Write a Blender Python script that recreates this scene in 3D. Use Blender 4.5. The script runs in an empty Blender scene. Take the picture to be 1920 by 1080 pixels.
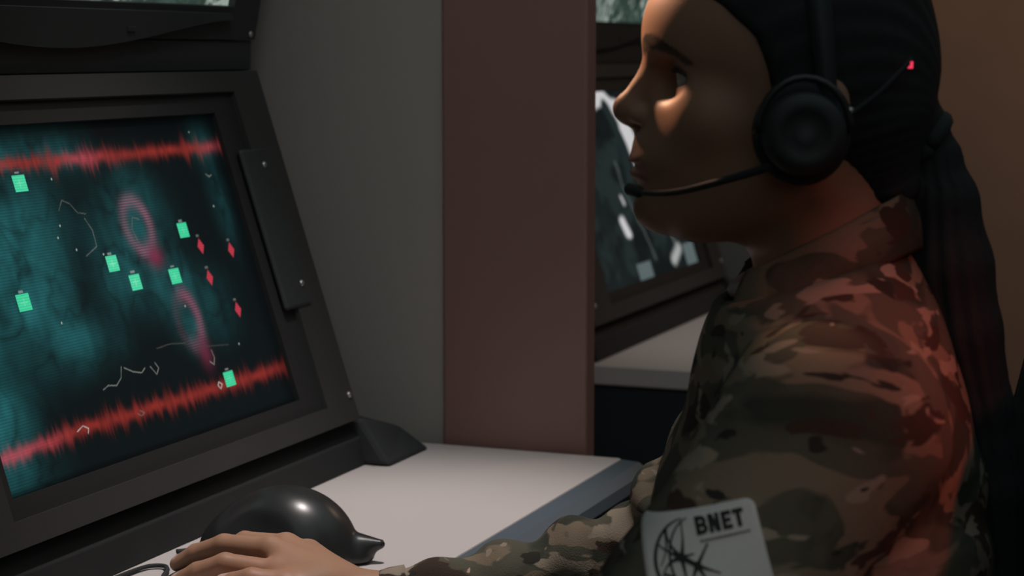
import bpy, bmesh, math, random
import numpy as np
from mathutils import Vector, Matrix

SC = bpy.context.scene
COL = SC.collection
PI = math.pi
def R(d): return math.radians(d)

# ---------------------------------------------------------------- camera
cam_d = bpy.data.cameras.new('camera')
cam = bpy.data.objects.new('camera', cam_d); COL.objects.link(cam)
cam.location = (0.0, 0.0, 1.185)
cam.rotation_euler = (R(90 - 6.8), 0, R(21.6))
cam_d.sensor_width = 36.0
cam_d.lens = 3730.0 / 1920.0 * 36.0
cam_d.clip_start = 0.05
cam_d.dof.use_dof = True
cam_d.dof.focus_distance = 1.60
cam_d.dof.aperture_fstop = 9.0
SC.camera = cam

# ---------------------------------------------------------------- world, exposure
w = bpy.data.worlds.new('world'); SC.world = w; w.use_nodes = True
w.node_tree.nodes['Background'].inputs[0].default_value = (0.02, 0.03, 0.035, 1)
w.node_tree.nodes['Background'].inputs[1].default_value = 0.3
SC.view_settings.view_transform = 'Standard'
SC.view_settings.look = 'None'
SC.view_settings.gamma = 1.0
SC.view_settings.use_curve_mapping = False
SC.view_settings.exposure = 0.0

# ---------------------------------------------------------------- lights of the room, with added fills
def light(name, kind, loc, target, power, color, **kw):
    d = bpy.data.lights.new(name, kind); d.energy = power; d.color = color
    for k, v in kw.items(): setattr(d, k, v)
    o = bpy.data.objects.new(name, d); COL.objects.link(o); o.location = loc
    o.rotation_euler = (Vector(target) - Vector(loc)).to_track_quat('-Z', 'Y').to_euler()
    return o
# unseen bluish fill under the ceiling added as ambient, the white task spot over the desk, the warm lamp beyond the desk, the red beacon behind the operator
light('ceiling_fill', 'AREA', (0.4, 1.0, 2.6), (0.4, 1.0, 0), 6.5, (0.74, 0.96, 1.0), shape='RECTANGLE', size=2.4, size_y=3.5)
light('room_fill', 'AREA', (0.5, -0.9, 2.0), (-0.5, 1.8, 0.9), 1.3, (0.86, 0.98, 1.0), shape='RECTANGLE', size=1.8, size_y=1.2)  # unseen fill from the camera side, added to lift the near faces
light('panel_spot', 'SPOT', (-0.20, 0.75, 2.45), (-0.86, 2.06, 1.02), 15.0, (1.0, 0.95, 0.90), spot_size=R(36), spot_blend=0.8, shadow_soft_size=0.12)
light('task_spot', 'SPOT', (-0.62, 1.50, 2.45), (-0.77, 1.58, 0.74), 80.0, (1.0, 0.90, 0.87), spot_size=R(33), spot_blend=0.9, shadow_soft_size=0.05)
light('task_spot_far', 'SPOT', (-0.62, 3.09, 2.45), (-0.72, 3.05, 0.74), 11.0, (0.95, 0.95, 1.0), spot_size=R(30), spot_blend=0.8, shadow_soft_size=0.05)
light('warm_lamp', 'SPOT', (-0.88, 1.53, 1.57), (-0.42, 1.26, 1.25), 34.0, (1.0, 0.56, 0.34), spot_size=R(15), spot_blend=0.6, shadow_soft_size=0.03)
light('red_beacon', 'SPOT', (0.62, 0.92, 1.62), (-0.20, 1.18, 1.00), 20.0, (1.0, 0.12, 0.08), spot_size=R(13), spot_blend=0.7, shadow_soft_size=0.05)
light('patch_fill', 'SPOT', (0.25, -0.6, 1.05), (-0.27, 1.02, 0.88), 9.0, (1.0, 0.98, 0.94), spot_size=R(11), spot_blend=0.9, shadow_soft_size=0.05)  # unseen fill spot, added to brighten the shoulder patch alone
light('aisle_lamp', 'AREA', (0.3, 3.6, 2.5), (-0.5, 4.6, 0.8), 8.0, (1.0, 0.72, 0.52), shape='SQUARE', size=0.6)
# ---------------------------------------------------------------- helpers
def link(name, me, mat=None, parent=None, smooth=False):
    o = bpy.data.objects.new(name, me); COL.objects.link(o)
    if mat is not None:
        for m in (mat if isinstance(mat, (list, tuple)) else [mat]): me.materials.append(m)
    if parent is not None: o.parent = parent
    if smooth and len(me.polygons):
        me.polygons.foreach_set('use_smooth', np.ones(len(me.polygons), dtype=bool))
    return o
def thing(name, label, cat, loc=(0, 0, 0), rotz=0.0, group=None):
    o = bpy.data.objects.new(name, None); COL.objects.link(o)
    o.location = loc; o.rotation_euler = (0, 0, rotz); o.empty_display_size = 0.1
    o['label'] = label; o['category'] = cat
    if group: o['group'] = group
    return o
def struct(name, bm, mat):
    o = bobj(name, bm, mat); o['kind'] = 'structure'; return o
def bobj(name, bm, mat, parent=None, smooth=False, off=(0, 0, 0)):
    if any(off): bmesh.ops.translate(bm, verts=bm.verts, vec=[-c for c in off])
    bmesh.ops.recalc_face_normals(bm, faces=bm.faces)
    me = bpy.data.meshes.new(name); bm.to_mesh(me); bm.free()
    return link(name, me, mat, parent, smooth)
def bx(bm, x0, x1, y0, y1, z0, z1, bev=0.0, seg=2):
    vs = [bm.verts.new((x, y, z)) for x in (x0, x1) for y in (y0, y1) for z in (z0, z1)]
    fs = [(0, 1, 3, 2), (4, 6, 7, 5), (0, 4, 5, 1), (2, 3, 7, 6), (0, 2, 6, 4), (1, 5, 7, 3)]
    ff = [bm.faces.new([vs[i] for i in f]) for f in fs]
    if bev > 0:
        es = list({e for f in ff for e in f.edges})
        bmesh.ops.bevel(bm, geom=es, offset=bev, segments=seg, affect='EDGES', profile=0.5)
    return bm
def box(*a, **k):
    return bx(bmesh.new(), *a, **k)
def prism(pts, y0, y1, bev=0.0, bm=None):
    """extrude an (x,z) outline along y"""
    bm = bm or bmesh.new()
    a = [bm.verts.new((x, y0, z)) for x, z in pts]; b = [bm.verts.new((x, y1, z)) for x, z in pts]
    ff = [bm.faces.new(a), bm.faces.new(b[::-1])]
    n = len(pts)
    for i in range(n): ff.append(bm.faces.new((a[i], b[i], b[(i + 1) % n], a[(i + 1) % n])))
    if bev > 0:
        es = list({e for f in ff for e in f.edges})
        bmesh.ops.bevel(bm, geom=es, offset=bev, segments=2, affect='EDGES', profile=0.5)
    return bm
def tube(bm, pts, rad, seg=10, flat=None):
    """swept tube through points; rad number or list"""
    P = [Vector(p) for p in pts]; n = len(P)
    rs = rad if isinstance(rad, (list, tuple)) else [rad] * n
    rings = []; up = Vector((0, 0, 1)); prev = None
    for i in range(n):
        t = (P[min(i + 1, n - 1)] - P[max(i - 1, 0)]).normalized()
        s = prev if prev is not None else (up.cross(t) if abs(t.z) < 0.95 else Vector((1, 0, 0)).cross(t))
        s = (s - t * s.dot(t)).normalized(); q = t.cross(s); prev = s
        fy = flat if flat else 1.0
        rings.append([bm.verts.new(P[i] + s * rs[i] * math.cos(2 * PI * k / seg) + q * rs[i] * fy * math.sin(2 * PI * k / seg)) for k in range(seg)])
    for i in range(n - 1):
        for k in range(seg):
            bm.faces.new((rings[i][k], rings[i][(k + 1) % seg], rings[i + 1][(k + 1) % seg], rings[i + 1][k]))
    bm.faces.new(rings[0][::-1]); bm.faces.new(rings[-1])
    return bm
def spline(pts, n=8):
    """Catmull-Rom resample"""
    P = [Vector(p) for p in pts]; out = []
    for i in range(len(P) - 1):
        a, b, c, d = P[max(i - 1, 0)], P[i], P[i + 1], P[min(i + 2, len(P) - 1)]
        for k in range(n):
            t = k / n
            out.append(0.5 * ((2 * b) + (c - a) * t + (2 * a - 5 * b + 4 * c - d) * t * t + (3 * b - a - 3 * c + d) * t ** 3))
    out.append(P[-1]); return out
def lathe(bm, prof, centre=(0, 0, 0), axis='Z', seg=32):
    """prof list of (radius, height) turned about an axis"""
    c = Vector(centre); rings = []
    for r, h in prof:
        ring = []
        for k in range(seg):
            a = 2 * PI * k / seg; u, v = r * math.cos(a), r * math.sin(a)
            p = {'Z': (u, v, h), 'Y': (u, h, v), 'X': (h, u, v)}[axis]
            ring.append(bm.verts.new(c + Vector(p)))
        rings.append(ring)
    for i in range(len(rings) - 1):
        for k in range(seg):
            bm.faces.new((rings[i][k], rings[i][(k + 1) % seg], rings[i + 1][(k + 1) % seg], rings[i + 1][k]))
    bm.faces.new(rings[0][::-1]); bm.faces.new(rings[-1])
    return bm

# ---------------------------------------------------------------- materials
def mat(name, col, rough=0.5, metal=0.0, spec=0.5, bump=0.0, bscale=200.0, var=0.0, vscale=8.0, coat=0.0):
    m = bpy.data.materials.new(name); m.use_nodes = True
    nt = m.node_tree; b = nt.nodes['Principled BSDF']
    b.inputs['Base Color'].default_value = (*col, 1); b.inputs['Roughness'].default_value = rough
    b.inputs['Metallic'].default_value = metal; b.inputs['Specular IOR Level'].default_value = spec
    if coat: b.inputs['Coat Weight'].default_value = coat
    tc = nt.nodes.new('ShaderNodeTexCoord')
    if var > 0:
        n = nt.nodes.new('ShaderNodeTexNoise'); n.inputs['Scale'].default_value = vscale; n.inputs['Detail'].default_value = 5
        nt.links.new(tc.outputs['Object'], n.inputs['Vector'])
        r = nt.nodes.new('ShaderNodeValToRGB')
        r.color_ramp.elements[0].position = 0.3; r.color_ramp.elements[1].position = 0.7
        r.color_ramp.elements[0].color = (*[c * (1 - var) for c in col], 1)
        r.color_ramp.elements[1].color = (*[min(1, c * (1 + var)) for c in col], 1)
        nt.links.new(n.outputs['Fac'], r.inputs[0]); nt.links.new(r.outputs[0], b.inputs['Base Color'])
    if bump > 0:
        n2 = nt.nodes.new('ShaderNodeTexNoise'); n2.inputs['Scale'].default_value = bscale; n2.inputs['Detail'].default_value = 3
        nt.links.new(tc.outputs['Object'], n2.inputs['Vector'])
        bp = nt.nodes.new('ShaderNodeBump'); bp.inputs['Strength'].default_value = bump; bp.inputs['Distance'].default_value = 0.002
        nt.links.new(n2.outputs['Fac'], bp.inputs['Height']); nt.links.new(bp.outputs[0], b.inputs['Normal'])
    return m
def emit_attr(name, strength=1.0):
    """a lit display: emits the picture held in the mesh's colour attribute, under a faintly glossy sheet"""
    m = bpy.data.materials.new(name); m.use_nodes = True; nt = m.node_tree
    b = nt.nodes['Principled BSDF']
    b.inputs['Base Color'].default_value = (0.006, 0.007, 0.008, 1); b.inputs['Roughness'].default_value = 0.35
    b.inputs['Specular IOR Level'].default_value = 0.06
    a = nt.nodes.new('ShaderNodeAttribute'); a.attribute_name = 'picture'
    nt.links.new(a.outputs['Color'], b.inputs['Emission Color']); b.inputs['Emission Strength'].default_value = strength
    return m
def attr_mat(name, rough=0.5, spec=0.4, sss=0.0, bump=0.0, bscale=300):
    m = mat(name, (0.5, 0.5, 0.5), rough, spec=spec, bump=bump, bscale=bscale); nt = m.node_tree
    a = nt.nodes.new('ShaderNodeAttribute'); a.attribute_name = 'tint'
    b = nt.nodes['Principled BSDF']
    nt.links.new(a.outputs['Color'], b.inputs['Base Color'])
    if sss:
        b.inputs['Subsurface Weight'].default_value = sss; b.inputs['Subsurface Radius'].default_value = (0.008, 0.003, 0.0015)
        b.inputs['Subsurface Scale'].default_value = 1.0
    return m
def set_attr(me, name, rgb):
    at = me.attributes.new(name, 'FLOAT_COLOR', 'POINT')
    d = np.ones((len(me.vertices), 4), np.float32); d[:, :3] = rgb
    at.data.foreach_set('color', d.ravel())

M = dict(
    wall=mat('painted_wall_grey', (0.34, 0.30, 0.27), 0.85, bump=0.15, bscale=120, var=0.05),
    wall_warm=mat('painted_wall_brown', (0.36, 0.25, 0.20), 0.85, bump=0.15, bscale=120, var=0.05),
    panel=mat('partition_laminate', (0.36, 0.345, 0.32), 0.7, bump=0.05, bscale=300, var=0.04, vscale=3),
    red=mat('red_brown_laminate', (0.25, 0.140, 0.124), 0.6, bump=0.05, bscale=300, var=0.05, vscale=3),
    floor=mat('carpet_dark', (0.05, 0.052, 0.056), 0.95, bump=0.6, bscale=500, var=0.2, vscale=90),
    ceil=mat('ceiling_tile', (0.4, 0.4, 0.4), 0.9, bump=0.3, bscale=90),
    desk=mat('white_laminate', (0.60, 0.56, 0.545), 0.45, var=0.02, vscale=4),
    edge=mat('blue_grey_edging', (0.085, 0.115, 0.14), 0.5),
    navy=mat('navy_panel', (0.022, 0.030, 0.038), 0.6, var=0.1),
    metal_dark=mat('console_paint_charcoal', (0.034, 0.036, 0.036), 0.55, bump=0.12, bscale=700, var=0.06),
    metal_mid=mat('console_paint_grey', (0.036, 0.037, 0.037), 0.55, bump=0.12, bscale=700, var=0.06),
    black=mat('black_plastic', (0.028, 0.033, 0.035), 0.6, bump=0.1, bscale=500),
    frame=mat('screen_surround_black', (0.018, 0.019, 0.020), 0.6),
    gloss=mat('black_gloss_plastic', (0.025, 0.027, 0.028), 0.30, spec=0.55),
    rubber=mat('black_rubber', (0.022, 0.026, 0.028), 0.8),
    recess=mat('recess_black', (0.011, 0.013, 0.014), 0.85),
    screw=mat('screw_steel', (0.55, 0.55, 0.55), 0.35, metal=0.9),
    hair=mat('dark_hair', (0.036, 0.038, 0.040), 0.7, spec=0.1, bump=0.2, bscale=160),
    cloth=mat('chair_fabric_black', (0.030, 0.035, 0.037), 0.9, bump=0.5, bscale=400),
    patch=mat('patch_cloth_white', (0.70, 0.69, 0.66), 0.85, bump=0.3, bscale=900),
    ink=mat('patch_ink_black', (0.022, 0.024, 0.024), 0.8),
    ink_grey=mat('patch_ink_grey', (0.12, 0.12, 0.115), 0.8),
    shirt=mat('undershirt_pale', (0.42, 0.38, 0.36), 0.9),
    boot=mat('boot_leather', (0.10, 0.07, 0.045), 0.7, bump=0.3),
)
# ---------------------------------------------------------------- implicit modelling: smooth unions of rounded forms, meshed by surface nets
f32 = np.float32
def V(*a): return np.array(a, f32)
def smin(a, b, k):
    h = np.clip(0.5 + 0.5 * (b - a) / k, 0, 1); return b + (a - b) * h - k * h * (1 - h)
def smax(a, b, k): return -smin(-a, -b, k)
def sph(P, c, r):
    return np.sqrt((P[0] - c[0]) ** 2 + (P[1] - c[1]) ** 2 + (P[2] - c[2]) ** 2) - f32(r)
def ell(P, c, r, ang=0.0):
    """ellipsoid; ang tilts it about y (front up)"""
    x, y, z = P[0] - c[0], P[1] - c[1], P[2] - c[2]
    if ang:
        ca, sa = math.cos(ang), math.sin(ang); x, z = x * ca + z * sa, -x * sa + z * ca
    k0 = np.sqrt((x / r[0]) ** 2 + (y / r[1]) ** 2 + (z / r[2]) ** 2)
    k1 = np.sqrt((x / r[0] ** 2) ** 2 + (y / r[1] ** 2) ** 2 + (z / r[2] ** 2) ** 2) + 1e-6
    return (k0 * (k0 - 1.0) / k1).astype(f32)
def cone(P, a, b, ra, rb, want_t=False):
    """capsule with a radius that changes along its length"""
    a = np.asarray(a, f32); b = np.asarray(b, f32); d = b - a; L2 = float(d @ d) + 1e-12
    t = np.clip(((P[0] - a[0]) * d[0] + (P[1] - a[1]) * d[1] + (P[2] - a[2]) * d[2]) / L2, 0, 1)
    q = np.sqrt((P[0] - a[0] - t * d[0]) ** 2 + (P[1] - a[1] - t * d[1]) ** 2 + (P[2] - a[2] - t * d[2]) ** 2)
    f = q - (ra + (rb - ra) * t)
    return (f, t) if want_t else f
def chain(P, pts, rad, k=0.004):
    f = None
    for i in range(len(pts) - 1):
        g = cone(P, pts[i], pts[i + 1], rad[i], rad[i + 1]); f = g if f is None else smin(f, g, k)
    return f
def wob(P, s, seed=0):
    """cheap smooth noise in about -1..1"""
    r = np.random.RandomState(seed); out = 0
    for i in range(3):
        k = r.normal(size=(3, 3)) * s * (1.0 + 0.6 * i); ph = r.rand(3) * 6.28
        out = out + (np.sin(P[0] * k[0, 0] + P[1] * k[0, 1] + P[2] * k[0, 2] + ph[0]) *
                     np.cos(P[0] * k[1, 0] + P[1] * k[1, 1] + P[2] * k[1, 2] + ph[1])) / (1 + 0.5 * i)
    return (out * 0.6).astype(f32)

def surface(f, lo, hi, h, blk=20):
    """mesh f=0 inside the box lo..hi with cell size h -> verts, quads"""
    lo = np.array(lo, float); n = np.ceil((np.array(hi, float) - lo) / h / blk).astype(int)
    dims = n * blk + 1
    G = np.ones(dims, f32)
    half = blk * h * 0.5 * math.sqrt(3) + 2 * h
    cx = [lo[i] + (np.arange(n[i]) + 0.5) * blk * h for i in range(3)]
    X, Y, Z = np.meshgrid(*cx, indexing='ij')
    ar = np.arange(blk + 1) * h
    for i in range(n[0]):
        for j in range(n[1]):
            for k in range(n[2]):
                c = np.array([[X[i, j, k]], [Y[i, j, k]], [Z[i, j, k]]], f32)
                v = float(f(c)[0]); s = (slice(i * blk, (i + 1) * blk + 1), slice(j * blk, (j + 1) * blk + 1), slice(k * blk, (k + 1) * blk + 1))
                if abs(v) > half * 1.35 + 0.01:
                    if v < 0: G[s] = np.minimum(G[s], -1.0)
                    continue
                x = (lo[0] + i * blk * h + ar).astype(f32); y = (lo[1] + j * blk * h + ar).astype(f32); z = (lo[2] + k * blk * h + ar).astype(f32)
                Pb = np.meshgrid(x, y, z, indexing='ij')
                G[s] = f(np.array([p.ravel() for p in Pb], f32)).reshape(Pb[0].shape)
    S = G < 0
    c8 = [S[a:dims[0] - 1 + a, b:dims[1] - 1 + b, c:dims[2] - 1 + c] for a in (0, 1) for b in (0, 1) for c in (0, 1)]
    anyb = np.zeros(c8[0].shape, bool); allb = np.ones(c8[0].shape, bool)
    for c in c8: anyb |= c; allb &= c
    act = anyb & ~allb
    idx = np.argwhere(act)
    ids = -np.ones(act.shape, np.int32); ids[act] = np.arange(len(idx))
    acc = np.zeros((len(idx), 3)); cnt = np.zeros(len(idx))
    corners = [(a, b, c) for a in (0, 1) for b in (0, 1) for c in (0, 1)]
    vals = {c: G[idx[:, 0] + c[0], idx[:, 1] + c[1], idx[:, 2] + c[2]] for c in corners}
    for c in corners:
        for ax in range(3):
            if c[ax] == 0:
                d = list(c); d[ax] = 1; d = tuple(d)
                va, vb = vals[c], vals[d]; m = (va < 0) != (vb < 0)
                t = np.where(m, va / (va - vb + 1e-20), 0)
                p = np.tile(np.array(c, float), (len(idx), 1)); p[:, ax] = t
                acc += p * m[:, None]; cnt += m
    verts = lo + (idx + acc / np.maximum(cnt, 1)[:, None]) * h
    quads = []
    for ax in range(3):
        sl0 = [slice(None)] * 3; sl1 = [slice(None)] * 3
        sl0[ax] = slice(0, -1); sl1[ax] = slice(1, None)
        A, B = S[tuple(sl0)], S[tuple(sl1)]
        e = np.argwhere(A != B); flip = A[e[:, 0], e[:, 1], e[:, 2]]
        u, w_ = (ax + 1) % 3, (ax + 2) % 3
        ok = (e[:, u] > 0) & (e[:, w_] > 0) & (e[:, u] < dims[u] - 1) & (e[:, w_] < dims[w_] - 1)
        e, flip = e[ok], flip[ok]
        def cid(du, dw):
            q = e.copy(); q[:, u] += du; q[:, w_] += dw; return ids[q[:, 0], q[:, 1], q[:, 2]]
        q = np.stack([cid(-1, -1), cid(0, -1), cid(0, 0), cid(-1, 0)], 1)
        q[~flip] = q[~flip][:, ::-1]; quads.append(q)
    return verts.astype(f32), np.concatenate(quads).astype(np.int32)
def quad_mesh(name, v, q):
    me = bpy.data.meshes.new(name)
    me.vertices.add(len(v)); me.vertices.foreach_set('co', np.asarray(v, f32).ravel())
    me.loops.add(len(q) * 4); me.loops.foreach_set('vertex_index', q.ravel())
    me.polygons.add(len(q)); me.polygons.foreach_set('loop_start', np.arange(0, len(q) * 4, 4, dtype=np.int32))
    me.update(calc_edges=True); me.validate(); return me
def sdf_obj(name, f, lo, hi, h, material, parent=None, blk=20):
    v, q = surface(f, lo, hi, h, blk)
    return link(name, quad_mesh(name, v, q), material, parent, smooth=True)
# ---------------------------------------------------------------- the operator: local frame x = facing direction, y = her left, z = up, origin under the ear
OX, OY, EZ = -0.3015, 1.2821, 1.137
YAW = R(195)
_c, _s = math.cos(YAW), math.sin(YAW)
def loc(x, y, z):
    """world point in the operator's frame"""
    dx, dy = x - OX, y - OY
    return (dx * _c + dy * _s, -dx * _s + dy * _c, z)
HT = R(5)                                             # head turned a little to her left
def to_head(P):
    c, s = f32(math.cos(HT)), f32(math.sin(HT))
    return (P[0] * c + P[1] * s, -P[0] * s + P[1] * c, P[2] - f32(EZ))
def from_head(a, l, z):
    return (a * math.cos(HT) - l * math.sin(HT), a * math.sin(HT) + l * math.cos(HT), z + EZ)
EYE = (0.0745, 0.031, 0.031)
def head_sdf(Q):
    a, l, z = Q; S = (a, np.abs(l), z)
    f = ell(S, (0.008, 0, 0.056), (0.090, 0.0715, 0.090))                    # cranium
    f = smin(f, ell(S, (0.040, 0, 0.060), (0.0655, 0.060, 0.052)), 0.02)      # forehead
    f = smin(f, ell(S, (0.042, 0, -0.010), (0.0655, 0.056, 0.066)), 0.02)     # mid face
    f = smin(f, cone(S, (0.004, 0.046, -0.030), (0.072, 0.016, -0.058), 0.017, 0.0145), 0.022)   # jaw
    f = smin(f, ell(S, (0.0925, 0, -0.0545), (0.0195, 0.017, 0.0165)), 0.016)   # chin
    f = smin(f, sph(S, (0.066, 0.041, 0.006), 0.018), 0.018)                  # cheekbone
    f = smin(f, ell(S, (0.0835, 0, -0.020), (0.0290, 0.026, 0.025)), 0.012)    # muzzle
    f = smin(f, cone(S, (0.0915, 0.010, 0.051), (0.068, 0.043, 0.047), 0.0095, 0.008), 0.010)   # brow ridge
    f = smax(f, -ell(S, (0.096, 0.030, 0.030), (0.017, 0.0165, 0.0125)), 0.010)                 # eye socket
    f = smin(f, cone(S, (0.0920, 0, 0.044), (0.1135, 0, 0.013), 0.0088, 0.0088), 0.008)         # nose bridge
    f = smin(f, ell(S, (0.1155, 0, 0.0100), (0.0105, 0.0088, 0.0098)), 0.005)                   # nose tip
    f = smin(f, ell(S, (0.1050, 0.0100, 0.0060), (0.0100, 0.0058, 0.0064)), 0.004)   # wing
    f = smin(f, cone(S, (0.113, 0, 0.0045), (0.1045, 0, 0.0005), 0.0048, 0.0062), 0.005)
    f = smax(f, -ell(S, (0.1105, 0.0065, -0.0012), (0.0048, 0.0028, 0.0026)), 0.002)          # nostril
    f = smin(f, ell(S, (0.1045, 0.0, -0.0205), (0.0112, 0.0200, 0.0046), -0.25), 0.004)        # upper lip
    f = smin(f, ell(S, (0.1032, 0.0, -0.0325), (0.0112, 0.0175, 0.0050), 0.15), 0.004)         # lower lip
    f = smax(f, -ell(S, (0.1150, 0, -0.0262), (0.0060, 0.020, 0.0012)), 0.0025)                 # mouth line
    lid = sph(S, EYE, 0.0140)
    f = smin(f, lid, 0.005)
    f = smax(f, -ell(S, (EYE[0] + 0.0125, EYE[1] + 0.003, EYE[2] - 0.0005), (0.012, 0.0125, 0.0050)), 0.002)   # eye opening
    e = ell(S, (-0.002, 0.072, 0.004), (0.016, 0.008, 0.029), 0.25)            # ear
    e = smax(e, -ell(S, (0.001, 0.079, 0.006), (0.010, 0.006, 0.019), 0.25), 0.004)
    f = smin(f, e, 0.006)
    # neck
    f = smin(f, cone((a, l, z), (-0.012, 0, -0.03), (-0.018, 0, -0.125), 0.0485, 0.0485), 0.020)
    return f
# ---------------------------------------------------------------- the setting
struct('floor', box(-1.9, 1.9, -1.3, 4.7, -0.05, 0.0), M['floor'])
struct('ceiling', box(-1.9, 1.9, -1.3, 4.7, 2.7, 2.75), M['ceil'])
struct('wall_left', box(-1.9, -1.8, -1.3, 4.7, 0.0, 2.7), M['wall'])
struct('wall_right', box(1.8, 1.9, -1.3, 4.7, 0.0, 2.7), M['wall_warm'])
struct('wall_back', box(-1.8, 1.8, 4.6, 4.7, 0.0, 2.7), M['wall_warm'])
struct('wall_front', box(-1.8, 1.8, -1.3, -1.2, 0.0, 2.7), M['wall_warm'])
struct('baseboard_back', box(-1.8, 1.8, 4.585, 4.6, 0.0, 0.09, 0.003), M['navy'])
STEP = 1.47
for i in range(2):
    dy = STEP * i
    p = bobj('partition_panel', box(-1.8, -0.899, 2.066 + dy, 2.10 + dy, 0.0, 2.2, 0.002), M['panel'])
    p['label'] = ['grey upright partition panel behind the desk with the radar screen', 'farther grey partition panel at the far end of the second desk'][i]
    p['category'] = 'partition'
    q = bobj('partition_post', box(-0.899, -0.7255, 2.056 + dy, 2.086 + dy, 0.0, 2.2, 0.003), M['red'])
    q['label'] = ['wide red-brown upright post standing at the end of the near desk', 'farther red-brown post at the end of the second desk'][i]
    q['category'] = 'post'

# ---------------------------------------------------------------- pictures shown on the screens
def vnoise(u, v, s, seed):
    r = np.random.RandomState(seed); n = 96; g = r.rand(n, n)
    x, y = u * s, v * s; xi, yi = np.floor(x).astype(int), np.floor(y).astype(int); fx, fy = x - xi, y - yi
    fx, fy = fx * fx * (3 - 2 * fx), fy * fy * (3 - 2 * fy)
    a = g[xi % n, yi % n]; b = g[(xi + 1) % n, yi % n]; c = g[xi % n, (yi + 1) % n]; d = g[(xi + 1) % n, (yi + 1) % n]
    return (a * (1 - fx) + b * fx) * (1 - fy) + (c * (1 - fx) + d * fx) * fy
def fbm(u, v, s, o=4, seed=0, g=0.5):
    t = 0; amp = 1; tot = 0
    for i in range(o): t = t + amp * vnoise(u, v, s * 2 ** i, seed + i); tot += amp; amp *= g
    return t / tot
def mixc(img, col, m): return img * (1 - m[:, None]) + np.array(col)[None] * m[:, None]
def segd(u, v, pts):
    d = np.full(u.shape, 9.0)
    for (a, b), (c, e) in zip(pts[:-1], pts[1:]):
        dx, dy = c - a, e - b; t = np.clip(((u - a) * dx + (v - b) * dy) / (dx * dx + dy * dy + 1e-12), 0, 1)
        d = np.minimum(d, np.hypot(u - a - t * dx, v - b - t * dy))
    return d
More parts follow.
